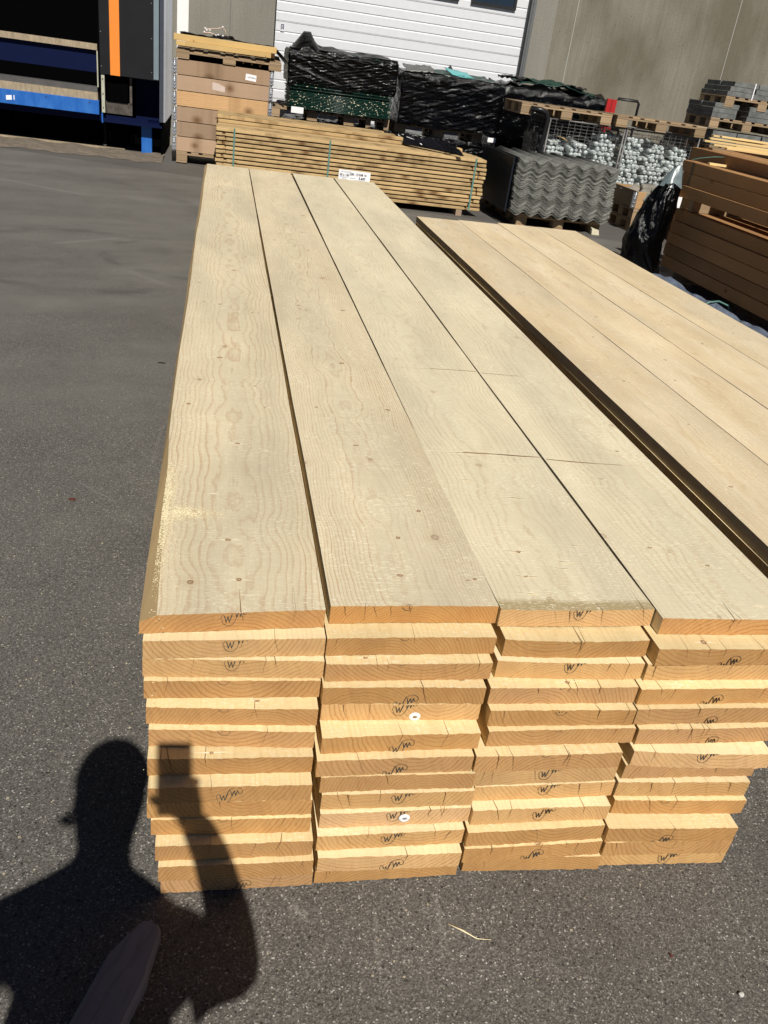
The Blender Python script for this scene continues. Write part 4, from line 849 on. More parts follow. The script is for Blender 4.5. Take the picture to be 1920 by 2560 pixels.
for b, (x0, x1, zt, _) in enumerate(BUN):
    e = empty('tube_bundle', ((x0 + x1) / 2, 12.16, 0.1)); tag(e, BL[b], 'tube bundle', 'bundles of white tubes in the cages')
    hh = zt - 0.1; rows = int(hh / 0.0575); cnt = 0
    for r_ in range(rows):
        nn = 4 if r_ % 2 else 5
        if r_ > rows - 3: nn -= 1
        for i in range(nn):
            if cnt >= 99: break
            xx = (i - (nn - 1) / 2) * 0.064 + rng.uniform(-.006, .006); zz = 0.035 + r_ * 0.0575 + rng.uniform(-.006, .006)
            o = bpy.data.objects.new('tube', tme); COL.objects.link(o); o.parent = e; o.location = (xx, rng.uniform(-0.03, 0.04), zz)
            tilt = -0.9 if (b == 4 and 0.35 < r_ / rows < 0.75 and i > 1) else rng.uniform(-.12, .12)
            o.rotation_euler = (rng.uniform(-.15, .2), 0, tilt * 0.7 + rng.uniform(-.1, .1)); cnt += 1
    def fl(u, v, b=b, hh=hh):
        a = math.pi * u; x = -0.155 * math.cos(a); return (x + 0.006 * n3(u * 3, v), -0.01 + 0.3 * v, hh - 0.02 + 0.09 * math.sin(a) * (1 - 0.3 * v) + 0.012 * n3(u * 2, v * 2, b))
    t = NT('cling wrap'); t.fin((0.5, 0.5, 0.5), 0.12, 0, 0.7); t.b.inputs['Alpha'].default_value = 0.28; t.bump(t.noise(t.obj(), 25, 4, 0.6, dist=1), 1.0, 0.02)
    MB().grid(fl, 20, 8).build('film_top', t.mat, e)
    if b != 1: MB().box(-0.04, 0.06, 0.05, 0.09, hh - 0.06, hh - 0.045).build('wrapper_scrap', TFILM, e)
o = MB().tube([(4.53, 12.14, 0.98), (4.60, 12.12, 0.965), (4.68, 12.12, 0.93)], [0.02, 0.03, 0.012], 6, squash=0.3).build('cardboard_scrap', W_BATTEN)
tag(o, 'brown cardboard scrap on the leftmost tube bundle', 'scrap')
HOSE = plain('black ribbed hose', (0.012, 0.012, 0.013), 0.3, nz=0.2)
mb = MB().tube([(4.02, 11.99, 1.28), (4.16, 11.97, 1.275), (4.24, 11.96, 1.25), (4.275, 11.955, 1.17), (4.27, 11.96, 1.0), (4.25, 11.97, 0.80), (4.22, 11.98, 0.5)], 0.034, 12)
tag(mb.build('drain_hose', HOSE), 'black bent hose hanging down at the left of the wire cages', 'hose')
cloth('black_bag', (0, 0, 0), lambda u, v: (4.02 + 0.18 * u, 12.05 + 0.06 * math.sin(u * 4) + 0.02 * n3(u, v), 0.55 + 0.45 * v), 12, 12, WRAPTOP, 'black plastic bag hanging beside the hose and cages', 'bag')
# red and black hand truck behind the cages
e = empty('hand_truck', (6.16, 14.2, 0)); tag(e, 'red hand truck with a black loop handle behind the pallets', 'hand truck')
RED = plain('red paint', (0.42, 0.02, 0.02), 0.35); BLK = plain('black metal', (0.015, 0.015, 0.015), 0.4)
MB().box(-0.16, 0.0, 0, 0.06, 0.3, 1.505).build('red_panel', RED, e); MB().box(-0.085, -0.078, -0.003, 0.0, 0.3, 1.506).build('groove', BLK, e)
MB().tube([(-0.01, 0.03, 0.2), (-0.01, 0.03, 1.49), (0.03, 0.03, 1.525), (0.36, 0.03, 1.525), (0.39, 0.03, 1.49), (0.39, 0.03, 0.2)], 0.022, 8).build('handle', BLK, e)
for sx in (0.0, 0.38):
    MB().tube([(sx - 0.03, 0.03, 0.13), (sx + 0.03, 0.03, 0.13)], 0.13, 16).build('wheel', BLK, e)

# ================================================================== CORRUGATED SHEETS
pallet(4.18, 10.55, 0.0, 'pallet on the asphalt under the corrugated sheets', sc=0.93)
pallet(4.18, 11.36, 0.0, 'rear pallet under the corrugated sheets', sc=0.93)
tC = NT('fibre cement'); P = tC.obj(); rr = tC.rnd()
cc = tC.ramp(tC.noise(tC.v('ADD', P, tC.com(rr, tC.m('MULTIPLY', rr, 9.0), 0.0)), 7, 6, 0.7), [(0.3, (0.12, 0.12, 0.11)), (0.55, (0.22, 0.22, 0.20)), (0.75, (0.33, 0.325, 0.29))])
fnr = tC.sep(tC.onrm()); ed = tC.ramp(tC.m('ABSOLUTE', fnr[1]), [(0.6, 0.0), (0.8, 1.0)])
spk = tC.noise(P, 160, 2); cc = tC.mix(tC.m('MULTIPLY', ed, tC.ramp(spk, [(0.35, 0.0), (0.7, 0.9)])), cc, (0.48, 0.48, 0.42))
cc = tC.v('SCALE', cc, None, tC.m('MULTIPLY_ADD', tC.sep(tC.rnd3())[0], 0.75, 0.36))
tC.fin(cc, 0.9, 0, 0.2); tC.bump(tC.noise(P, 90, 4), 0.5, 0.004)
CORR = tC.mat
def corr_mesh(ry, th=0.0058):
    mb = MB(); N = 112; WX = 1.30; LY = 1.45
    def prof(u): x = u * WX; return (x, 0.024 * math.cos(2 * math.pi * x / 0.186) * (1.0 if 0.03 < u < 0.97 else 0.95))
    rag = [ry.uniform(-0.003, 0.003) for _ in range(N + 1)]
    for (yy, jj) in ((0.0, 1), (LY, 0)):
        for dz in (0, th):
            for i in range(N + 1):
                x, z = prof(i / N); mb.v.append((x, yy + rag[i] * jj, z + dz))
    n1 = N + 1
    for i in range(N):
        mb.face((n1 + i, n1 + i + 1, 3 * n1 + i + 1, 3 * n1 + i), 0, True); mb.face((i, 2 * n1 + i, 2 * n1 + i + 1, i + 1), 0, True)
        mb.face((i, i + 1, n1 + i + 1, n1 + i)); mb.face((2 * n1 + i, 3 * n1 + i, 3 * n1 + i + 1, 2 * n1 + i + 1))
    mb.face((0, n1, 3 * n1, 2 * n1)); mb.face((N, 2 * n1 + N, 3 * n1 + N, n1 + N))
    return mb
ry = random.Random(9); protos = [corr_mesh(ry).build('corrugated_sheet', CORR) for _ in range(4)]
NS = 58
for i in range(NS):
    if i < 4: o = protos[i]
    else: o = protos[ry.randrange(4)].copy(); COL.objects.link(o)
    z = 0.171 + i * 0.0103 - (0.012 if i == 0 else 0)
    o.location = (3.475 + ry.uniform(-.009, .009) + (0.008 * math.sin(i * 0.13)), 10.45 + ry.uniform(-.016, .010) - (0.03 if i == 0 else 0), z); o.rotation_euler = (ry.uniform(-.001, .001), ry.uniform(-.0015, .0015), ry.uniform(-.003, .003))
    nm = 'pale bottom corrugated sheet' if i == 0 else ('top corrugated sheet of the grey stack' if i == NS - 1 else f'grey corrugated roofing sheet in the {"lower" if i < 20 else "middle" if i < 40 else "upper"} part of the stack')
    if i == 0: lab = 'pale corrugated sheet at the very bottom of the grey stack'
    elif i == NS - 1: lab = 'mossy grey corrugated sheet on top of the stack'
    else: lab = f'thin grey corrugated sheet, number {i + 1} up from the bottom of the stack'
    if 0 < i < NS - 1: lab = 'thin grey corrugated roofing sheet pressed between others in the stack'
    tag(o, lab, 'roofing sheet', 'corrugated sheets in the grey stack')
tag(MB().box(3.435, 3.452, 10.52, 11.88, 0.15, 0.775).build('side_shade_slab', plain('dark blue shade slab', (0.010, 0.014, 0.022), 0.4, spec=0.3, nz=0.1)), 'dark blue shade slab down the left side of the corrugated sheets', 'film')  # added slab; shade on the stacked sheet edges is in its dark colour
MOSS = plain('white cut timber', (0.62, 0.58, 0.42), 0.8)
mb = MB().hexa([(0, 0, 0), (0.10, 0, 0), (0.11, 0.08, 0), (0, 0.08, 0), (-0.01, 0.0, 0.07), (0.085, 0, 0.055), (0.10, 0.08, 0.06), (0, 0.08, 0.08)])
tag(mb.build('pale_wedge', MOSS, loc=(4.60, 10.44, 0.001)), 'pale wood wedge leaning at the right corner of the sheet pallet', 'wedge')

# ================================================================== STONE CRATE
pallet(5.94, 11.0, 0.0, 'lower one of two stacked pallets under the stone crate', sc=0.98)
pallet(5.94, 11.005, 0.1455, 'upper one of two stacked pallets under the stone crate', sc=0.98)
o = copy_tree(col0, (5.96, 11.01, 0.292)); tag(o, 'grey collar frame full of rough stones beside the corrugated sheets', 'pallet collar', 'collars of the stone crate')
o.scale = (1, 1, 1.2)
tS = NT('rough stone'); P = tS.obj(); cs = tS.ramp(tS.noise(P, 9, 6, 0.7), [(0.3, (0.13, 0.12, 0.10)), (0.7, (0.30, 0.28, 0.24))]); tS.fin(tS.mix(0.25, cs, tS.rnd3()), 0.95, 0, 0.2); tS.bump(tS.noise(P, 30, 5), 0.8, 0.02); tS.mat.node_tree.nodes
STONE = plain('broken stone', (0.26, 0.24, 0.20), 0.95, nz=0.3, nscale=8, bump=0.8, bscale=25)
rs = random.Random(77)
sl = ['flat brown stone at the back left of the stone crate', 'large tan stone at the near left of the stone crate', 'grey angular stone in the middle of the stone crate', 'tall grey stone standing in the stone crate', 'small pale stone at the near edge of the stone crate', 'brown curved brick piece standing in the stone crate', 'square grey stone at the right of the stone crate', 'dark stone at the far side of the stone crate', 'rounded stone low in the middle of the stone crate', 'broad stone at the far right of the stone crate']
for i in range(10):
    x = 5.46 + (i % 5) * 0.21 + rs.uniform(-.03, .03); y = 11.12 + (i // 5) * 0.32 + rs.uniform(-.05, .05)
    mb = MB(); s3 = (rs.uniform(.09, .13), rs.uniform(.07, .12), rs.uniform(.14, .19))
    p = []
    for (a, b, c_) in ((-1, -1, 0), (1, -1, 0), (1, 1, 0), (-1, 1, 0), (-1, -1, 2), (1, -1, 2), (1, 1, 2), (-1, 1, 2)):
        p.append((a * s3[0] * rs.uniform(.6, 1.05), b * s3[1] * rs.uniform(.6, 1.05), c_ * s3[2] * 0.5 * rs.uniform(.7, 1.15)))
    mb.hexa(p); o = mb.build('rough_stone', STONE, loc=(x, y, 0.40), rot=(rs.uniform(-.3, .3), rs.uniform(-.4, .4), rs.uniform(0, 3)), bevel=0.012)
    tag(o, sl[i], 'stone', 'rough stones in the crate')
tag(MB().box(5.37, 6.54, 11.04, 11.76, 0.30, 0.40).build('gravel_fill', STONE), 'rubble filling the bottom of the stone crate', 'rubble', kind='stuff')

# ================================================================== BROWN BEAMS (right), TARP, LATHS
def beam(x, z, y0, y1, wd, ht, lab, mat=None):
    o = MB().box(0, wd, 0, y1 - y0, 0, ht).build('timber_beam', mat or W_BEAM, loc=(x, y0, z), bevel=0.004); return tag(o, lab, 'beam', 'brown beams at the right')
rb = random.Random(5)
BZ = [0.125, 0.238, 0.351, 0.464, 0.577]
for c in range(4):
    for i, z in enumerate(BZ):
        beam(4.42 + c * 0.178 + rb.uniform(-.006, .006), z, 1.9, 8.17 + rb.uniform(-.05, .05) - 0.1 * c, 0.172, 0.1085, f'brown beam of the lower pack, {ORD[4 - i]} from its top and {COLN[c]} from the left')
for i, z in enumerate((0.800, 0.907, 1.014)):
    beam(4.40 + (-0.012, 0, 0.006)[i], z, 2.2, 8.22 + (0.03, 0.0, 0.05)[i], 0.135, 0.105, f'brown beam at the left of the upper pack, {ORD[2 - i]} from its top')
for c in range(1, 4):
    for i, z in enumerate((0.800, 0.907, 1.014, 1.121)):
        beam(4.46 + c * 0.19, z, 2.6, 8.45 - 0.05 * i + 0.12 * c, 0.15, 0.105, f'brown beam of the upper pack, {ORD[3 - i]} from its top, {COLN[c]} from the left')
for j, yb in enumerate((3.0, 5.6, 7.9)):
    tag(MB().box(4.43, 5.1, yb, yb + 0.10, 0.022, 0.1235).build('bearer', W_PALLETX), ('near', 'middle', 'far')[j] + ' square bearer under the brown beam pack', 'bearer', 'bearers under the brown beams')
    tag(MB().box(4.44, 5.1, yb + 0.02, yb + 0.10, 0.690, 0.7985).build('packing_batten', W_PALLETX), ('near', 'middle', 'far')[j] + ' light packing piece between lower and upper brown beam packs', 'batten', 'packing between the beam packs')
tag(MB().box(4.30, 4.43, 8.06, 8.16, 0.70, 0.79).build('packing_batten', W_BATTEN), 'pale end of a packing piece beside the black bag', 'batten')
tag(MB().box(4.305, 4.38, 8.045, 8.0475, 0.70, 0.80).build('paper_label', PAPER, rot=(0, 0, 0)), 'white paper label beside the top of the black bag', 'label')
tag(MB().box(0, 0.34, 0, 0.035, 0, 0.022).build('timber_stick', W_LATH, loc=(4.47, 7.88, 1.121), rot=(0, R(1), R(2)), bevel=0.002), 'short yellow stick lying on the upper brown beam', 'stick')
TARP = NT('blue tarpaulin'); P = TARP.obj()
cb = TARP.ramp(TARP.noise(P, 5, 4), [(0.3, (0.10, 0.13, 0.19)), (0.7, (0.20, 0.235, 0.30))]); TARP.fin(cb, 0.4, 0, 0.5); TARP.bump(TARP.noise(TARP.v('MULTIPLY', P, (3, 1, 1)), 9, 5, 0.6, dist=0.8), 0.9, 0.03); TARP = TARP.mat
def tp(u, v):
    y = 1.6 + 6.85 * u; x0 = 3.98 + 0.02 * n3(u * 3, 0) ; x = x0 + 1.25 * v
    roll = 0.12 * max(0, 1 - abs(v - 0.20) / 0.15) ** 0.6
    return (x, y, 0.003 + roll * (0.8 + 0.3 * n3(u * 4, 1)) + 0.006 * abs(n3(u * 5, v * 3)))
tag(MB().grid(tp, 160, 50).build('tarpaulin', TARP), 'blue grey tarpaulin spread with a rolled edge under the brown beams', 'tarpaulin')
tag(MB().tube([(4.06, 6.70, 0.04), (4.16, 6.70, 0.125), (4.25, 6.70, 0.14), (4.35, 6.70, 0.11), (4.41, 6.70, 0.03)], 0.008, 6).build('strap', STRAP), 'dark green cord tied round the tarpaulin roll', 'cord')
# laths on top of rear beams
rl = random.Random(8)
LT = [(6.35, 1.33, 10.6, -6), (6.32, 1.325, 10.75, -4), (6.12, 1.30, 10.45, -9), (6.0, 1.27, 10.35, -7), (6.05, 1.245, 10.2, -5), (6.5, 1.29, 10.5, -11), (6.62, 1.31, 10.8, -13), (6.85, 1.32, 11.0, -12), (6.4, 1.26, 10.3, -8), (6.2, 1.225, 10.15, -6), (6.75, 1.225, 10.1, -7), (7.0, 1.25, 10.3, -9)]
for i, (x, z, y, a) in enumerate(LT):
    o = MB().box(0, 2.6, 0, 0.07, 0, 0.022).build('wood_lath', W_LATH, loc=(x - 0.28, y, z - 0.05), rot=(0, R(0.4), R(a)), bevel=0.002)
    tag(o, f'fresh yellow lath, {ORD[i]} in the loose fan of laths over the brown beams', 'lath', 'loose laths at the upper right')
for j, (x, y, z) in enumerate(((6.0, 10.2, 0.0), (6.0, 10.5, 0.0))):
    pass
beam_list = [(5.75, 0.62), (5.75, 0.75), (5.75, 0.88), (5.75, 1.01)]
for i, (x, z) in enumerate(beam_list):
    beam(5.80, 0.06 + i * 0.27, 6.0, 10.75, 0.30, 0.262, f'thick dark beam of the rear block under the laths, {ORD[3 - i]} from its top')
    beam(6.15, 0.06 + i * 0.27, 6.0, 10.85, 0.30, 0.262, f'thick dark beam of the rear block, second column, {ORD[3 - i]} from its top')
tag(MB().box(5.85, 7.4, 10.35, 10.45, 1.133, 1.165).build('packing_batten', W_PALLETX), 'grey batten carrying the loose laths over the rear beams', 'batten')
mb = MB().tube([(4.40, 8.10, 1.135), (4.47, 8.08, 1.16), (4.56, 8.0, 1.19), (4.66, 7.98, 1.20)], [0.010, 0.009, 0.009, 0.006], 6, squash=0.4)
tag(mb.build('strap_end', STRAP), 'loose green strap end sticking up on the upper brown beams', 'strap')
tag(MB().box(4.3935, 4.3965, 8.03, 8.05, 0.80, 1.12).build('packing_strap', plain('dark strap', (0.02, 0.03, 0.025), 0.4)), 'dark strap round the far end of the upper brown beams', 'strap')
# black garden bag leaning at the beam end
BAG = black_plastic('black bag film', 0.5, 6, rough=0.11, stretch=(2.0, 2.0, 1.0), dist=0.016)
e = empty('black_rubbish_bag', (4.13, 8.05, 0)); tag(e, 'long twisted black plastic bag leaning against the brown beams', 'bag')
secs = [(0.0, 0.05, 0.12, 0.12), (0.06, 0.03, 0.17, 0.15), (0.2, -0.03, 0.19, 0.17), (0.36, -0.04, 0.19, 0.17), (0.5, -0.01, 0.175, 0.16), (0.62, 0.02, 0.16, 0.15), (0.74, 0.05, 0.14, 0.13), (0.83, 0.08, 0.115, 0.10), (0.88, 0.105, 0.105, 0.09), (0.90, 0.105, 0.10, 0.085)]
mb = MB(); n = 110
for j in range(101):
    f = j / 100 * (len(secs) - 1); a = int(min(f, len(secs) - 2)); q = f - a
    z, ox, rx, ry_ = [secs[a][i] * (1 - q) + secs[a + 1][i] * q for i in range(4)]
    for i in range(n):
        th = 2 * math.pi * i / n; tw = th * 5 + z * 9; d = 0.93 + 0.05 * math.sin(tw) + 0.13 * (1 - abs(math.sin(th * 2.5 + z * 6.5 + 0.6 * MN.noise(Vector((th, z * 3, 1)))))) ** 2 + 0.16 * (0.5 - abs(MN.noise(Vector((th * 2.2 + z * 5, z * 5, 3))))) + 0.05 * MN.noise(Vector((math.cos(th) * 5, math.sin(th) * 5 , z * 14)))
        mb.v.append((ox + rx * d * math.cos(th), 0 + ry_ * d * math.sin(th), z + 0.02 * math.sin(th * 3 + z * 8)))
for j in range(100):
    for i in range(n): mb.face((j * n + i, j * n + (i + 1) % n, (j + 1) * n + (i + 1) % n, (j + 1) * n + i), 0, True)
mb.face([i for i in range(n)][::-1]); mb.face([100 * n + i for i in range(n)])
mb.build('bag_body', BAG, e)
GRF = plain('grey inner film', (0.15, 0.19, 0.20), 0.3, nz=0.3, nscale=20)
mb = MB(); tops = [(0.88, 0.10, 0.105, 0.09), (0.96, 0.11, 0.085, 0.06), (1.03, 0.125, 0.055, 0.03), (1.075, 0.14, 0.02, 0.01)]
for (z, ox, rx, ry_) in tops:
    for i in range(24): th = 2 * math.pi * i / 24; d = 1 + 0.12 * math.sin(th * 5 + z * 20); mb.v.append((ox + rx * d * math.cos(th), ry_ * d * math.sin(th), z))
for j in range(3):
    for i in range(24): mb.face((j * 24 + i, j * 24 + (i + 1) % 24, (j + 1) * 24 + (i + 1) % 24, (j + 1) * 24 + i), 0, True)
mb.build('grey_neck', GRF, e)

# ================================================================== PAVERS
tP = NT('grey concrete paver'); P = tP.obj(); cp = tP.ramp(tP.noise(tP.v('ADD', P, tP.rnd3()), 9, 5, 0.65), [(0.3, (0.10, 0.105, 0.10)), (0.7, (0.20, 0.205, 0.195))]); tP.fin(cp, 0.9, 0, 0.2); tP.bump(tP.noise(P, 90, 3), 0.4, 0.004)
PAV = tP.mat
pv = MB().box(0, 0.40, 0, 0.40, 0, 0.066).build('paving_slab', PAV, bevel=0.004); first = True
rp = random.Random(12)
rows_desc = {0: 'upper', 1: 'middle', 2: 'low', 3: 'ground'}
for tier, (zb, nz, x0) in enumerate(((1.775, 3, 7.35), (1.47, 3, 7.20), (1.09, 3, 7.3), (0.55, 5, 7.3))):
    pallet(x0 + 0.62, 13.02, zb - 0.146, f'wooden pallet under the {rows_desc[tier]} tier of grey paving slabs', sc=1.05)
    pallet(x0 + 1.95, 13.02, zb - 0.146, f'right-hand pallet under the {rows_desc[tier]} tier of grey paving slabs', sc=1.05)
    for k in range(nz):
        for c in range(6):
            if tier > 1 and c > 2: continue
            for d in range(2):
                if tier == 1 and c == 1 and k < 3 and False: continue
                o = pv if first else pv.copy()
                if not first: COL.objects.link(o)
                first = False
                gap = 0.0 if tier != 1 else (0.17 if c > 0 else 0)
                step = 0.04 * k * (1 if tier == 0 else 0.2)
                o.location = (x0 + c * 0.415 + gap + (0.0 if tier else 0.035 * k) + rp.uniform(-.008, .008), 13.03 + d * 0.42 + rp.uniform(-.006, .006), zb + k * 0.0675)
                tag(o, f'grey paving slab, {("front", "rear")[d]} {ORD[c]} from the left, layer {ORD[k]} up, {rows_desc[tier]} tier', 'paving slab', 'grey paving slabs at the upper right')
tag(MB().box(7.75, 7.768, 13.018, 13.022, 1.76, 1.985).build('packing_strap', W_PLA), 'white strap round the upper tier of paving slabs', 'strap')
for i in range(2):
    pallet(7.3 + 0.62 + i * 1.33, 13.02, 0.146 * 0, f'{("left", "right")[i]} base pallet on the ground under the paving slabs', sc=1.05)
for i in range(3):
    for k in range(4):
        o = pv.copy(); COL.objects.link(o); o.location = (7.32 + i * 0.415, 13.05, 0.1465 + k * 0.0675); tag(o, f'hidden base paving slab, {ORD[i]} from the left, layer {ORD[k]} up', 'paving slab', 'grey paving slabs at the upper right')

# ================================================================== WAREHOUSE
YW = 14.7
tW = NT('board marked concrete'); P = tW.pos(); q = tW.sep(P)
vb = tW.noise(tW.com(tW.m('MULTIPLY', q[0], 26.0), 0.0, tW.m('MULTIPLY', q[2], 0.9)), 1.0, 5, 0.65)
blot = tW.noise(tW.com(tW.m('MULTIPLY', q[0], 0.8), 0.0, tW.m('MULTIPLY', q[2], 0.45)), 1.3, 5, 0.6)
cw = tW.ramp(vb, [(0.25, (0.235, 0.215, 0.170)), (0.75, (0.325, 0.302, 0.245))])
cw = tW.mix(tW.ramp(blot, [(0.38, 0.0), (0.62, 0.75)]), cw, (0.15, 0.13, 0.088))
pit = tW.voro(P, 17); pc = tW.sep(tW.voro(P, 17, col=True))[0]
cw = tW.mix(tW.m('MULTIPLY', tW.ramp(pit, [(0.07, 1.0), (0.14, 0.0)]), tW.m('GREATER_THAN', pc, 0.55)), cw, (0.06, 0.055, 0.045))
paler = tW.m('MULTIPLY', tW.m('LESS_THAN', q[0], 5.05), 0.40)
cw = tW.mix(paler, cw, (0.40, 0.395, 0.355))
speck = tW.noise(P, 60, 3, 0.7); cw = tW.v('SCALE', cw, None, tW.m('MULTIPLY_ADD', speck, 0.7, 0.42))
tW.fin(cw, 0.92, 0, 0.2); tW.bump(tW.m('ADD', vb, tW.m('MULTIPLY', tW.noise(P, 60, 3), 0.5)), 0.5, 0.006)
CONC = tW.mat
wh = empty('warehouse', (0, YW, 0)); tag(wh, 'concrete warehouse wall with a white sectional door, behind the piles', 'warehouse')
def wall(x0, x1, z0, z1, y=0.0, nm='wall_panel', mt=None): return MB().box(x0, x1, y, y + 0.25, z0, z1).build(nm, mt or CONC, wh)
wall(-4.8, -0.702, 0, 6); wall(-0.534, 0.060, 0, 6); wall(0.068, 0.715, 0, 6)
wall(4.706, 5.374, 0, 6); wall(5.382, 8.083, 0, 6); wall(8.091, 12.0, 0, 6); wall(0.715, 4.706, 4.6, 6)
JM = plain('joint sealant', (0.42, 0.42, 0.39), 0.8, nz=0.1)
for xx in (0.060, 5.374, 8.083): MB().box(xx, xx + 0.008, -0.003, 0.1, 0, 6).build('joint_seal', JM if xx > 1 else plain('dark joint', (0.12, 0.12, 0.11), 0.9), wh)
WHITE = plain('white coated steel', (0.66, 0.67, 0.69), 0.45, nz=0.04, bump=0.05)
BRW = plain('bright white corner cladding', (0.82, 0.82, 0.80), 0.5, nz=0.03)
MB().box(-0.70, -0.536, -0.02, 0.2, 0, 6).build('corner_post', BRW, wh)
door = MB()
# door leaf as a vertical profile: flat, with shallow pressed ribs every 132 mm and open joints between sections
zs = []; z = 0.0; JO = 1.909 - 3 * 0.528
while z < 4.55:
    z += 0.132
prof = []
kz = -3
base = 1.909
zz = base - 14 * 0.132
i = -14
while zz < 4.5:
    if i % 4 == 0: prof += [(zz - 0.010, 0.0), (zz - 0.007, 0.012), (zz - 0.002, 0.012), (zz, 0.0), (zz + 0.006, 0.0), (zz + 0.009, 0.010), (zz + 0.012, 0.0)]
    else: prof += [(zz - 0.022, 0.0), (zz, 0.014), (zz + 0.005, 0.0)]
    zz += 0.132; i += 1
prof = [(0.0, 0.0)] + [p for p in prof if p[0] > 0] + [(4.55, 0.0)]
XS = [0.735, 3.314 - 0.55, 3.482, 3.676, 4.398, 4.595]
for a, b in zip(prof[:-1], prof[1:]):
    k = len(door.v); door.v += [(0.735, 0.06 + a[1], a[0]), (4.595, 0.06 + a[1], a[0]), (4.595, 0.06 + b[1], b[0]), (0.735, 0.06 + b[1], b[0])]; door.face((k, k + 1, k + 2, k + 3))
dl = door.build('sectional_door', WHITE, wh)
BFR = plain('black rubber frame', (0.012, 0.012, 0.014), 0.5)
GFR = plain('grey frame', (0.12, 0.125, 0.125), 0.5)
MB().box(0.716, 0.7345, -0.002, 0.06, 0, 4.6).build('door_frame', BFR, wh); MB().box(4.5955, 4.625, -0.004, 0.06, 0, 4.6).build('door_frame', BFR, wh)
MB().box(4.6255, 4.705, -0.010, 0.06, 0, 4.6).build('door_frame', GFR, wh); MB().box(4.652, 4.657, -0.0115, -0.0101, 0, 4.6).build('frame_groove', BFR, wh)
GL = plain('dark window glass', (0.012, 0.02, 0.03), 0.08, nz=0.2, bump=0, spec=0.8)
for (a, b) in ((2.76, 3.482), (3.676, 4.398), (1.85, 2.56)):
    f = MB(); z0 = 2.519; z1 = 2.85; w_ = 0.04
    f.box(a, b, 0.02, 0.062, z0, z0 + w_); f.box(a, b, 0.02, 0.062, z1 - w_, z1); f.box(a, a + w_, 0.02, 0.062, z0 + w_, z1 - w_); f.box(b - w_, b, 0.02, 0.062, z0 + w_, z1 - w_)
    fo = f.build('window_frame', BFR, dl); MB().box(a + w_, b - w_, 0.035, 0.05, z0 + w_, z1 - w_).build('window_glass', GL, fo)
NAVY = plain('navy print', (0.03, 0.035, 0.09), 0.5, bump=0)
st = MB().box(0.812, 0.868, 0.045, 0.047, 1.775, 1.875).build('door_sticker', WHITE, dl)
sy = MB(); sy.box(0.818, 0.862, 0.0435, 0.0448, 1.855, 1.868); sy.box(0.818, 0.829, 0.0435, 0.0448, 1.80, 1.855); sy.box(0.851, 0.862, 0.0435, 0.0448, 1.80, 1.855); sy.box(0.836, 0.845, 0.0435, 0.0448, 1.805, 1.842); sy.build('sticker_symbol', NAVY, st)
# ================================================================== LOADING DOCK
dk = empty('loading_dock', (0, 13.05, 0)); tag(dk, 'dark loading dock with blue leveller and black cushion panel striped orange', 'loading dock')
VOID = plain('bumper and dark recess black', (0.0012, 0.0012, 0.0014), 0.9, spec=0.02, nz=0.1)  # near-black: darkness of the dock opening and recess is in the colour
BLUE = NT('blue dock paint'); P = BLUE.obj(); bc = BLUE.mix(BLUE.ramp(BLUE.noise(BLUE.v('MULTIPLY', P, (1, 1, 0.5)), 7, 5, 0.6), [(0.45, 0.0), (0.75, 0.7)]), (0.012, 0.11, 0.42), (0.05, 0.20, 0.55))
bc = BLUE.mix(BLUE.ramp(BLUE.noise(P, 11, 5, 0.7), [(0.66, 0.0), (0.72, 0.8)]), bc, (0.10, 0.06, 0.04)); BLUE.fin(bc, 0.45, 0, 0.4); BLUE = BLUE.mat
DBLUE = plain('shade darkened blue steel', (0.002, 0.006, 0.035), 0.6, spec=0.1, nz=0.1)  # blue steel taken near black, shade of the recessed parts in the colour
CUSH = plain('black dock cushion', (0.014, 0.014, 0.016), 0.5, spec=0.15, nz=0.15, nscale=3)
ORG = plain('orange stripe', (0.80, 0.24, 0.03), 0.5, nz=0.04); GST = plain('grey stripe', (0.17, 0.22, 0.25), 0.5, nz=0.08, nscale=5)
TAN = plain('dusty timber edge', (0.33, 0.265, 0.18), 0.9, nz=0.3, nscale=30, stretch=(1, 1, 0.3)); DGR = plain('dusty grey plate', (0.085, 0.082, 0.08), 0.8, nz=0.2)
CREAM = plain('cream chipped paint', (0.42, 0.42, 0.33), 0.5, nz=0.2); RUST = plain('rusty steel', (0.07, 0.06, 0.05), 0.8, nz=0.6, nscale=14)
L0 = -4.6
MB().box(L0, -0.85, 0.80, 0.84, 0, 4.2).build('dark_opening_sheet', VOID, dk)  # sheet painted near-black in place of the dark dock opening
MB().box(L0, -1.629, 0.0, 0.10, 0.455, 0.628).build('dock_leveller', BLUE, dk, bevel=0.004)
MB().box(L0, -1.645, 0.03, 0.4, 0.6285, 0.722).build('timber_edge', TAN, dk)
MB().box(L0, -1.65, 0.05, 0.45, 0.7225, 0.786).build('lip_plate', DGR, dk)
MB().box(L0, -1.64, 0.04, 0.12, 1.225, 1.298).build('door_rail', TAN, dk)
MB().box(L0, -1.64, 0.10, 0.14, 0.96, 1.22).build('lower_door_panel', DBLUE, dk)
MB().box(L0, -1.0, 0.12, 0.16, 0.37, 0.4545).build('under_beam', DBLUE, dk)
MB().box(-1.605, -0.845, 0.0, 0.26, 0.955, 4.2).build('cushion', CUSH, dk, bevel=0.006)
MB().box(-1.473, -1.350, -0.004, -0.0005, 0.957, 4.2).build('orange_stripe', ORG, dk)
MB().box(-0.918, -0.853, -0.004, -0.0005, 0.972, 4.2).build('grey_stripe', GST, dk)
MB().box(-1.595, -1.553, 0.02, 0.08, 0.49, 0.9545).build('cream_post', CREAM, dk)
MB().box(-1.645, -1.63, 0.02, 0.05, 0.79, 1.22).build('guide_tube', CREAM, dk)
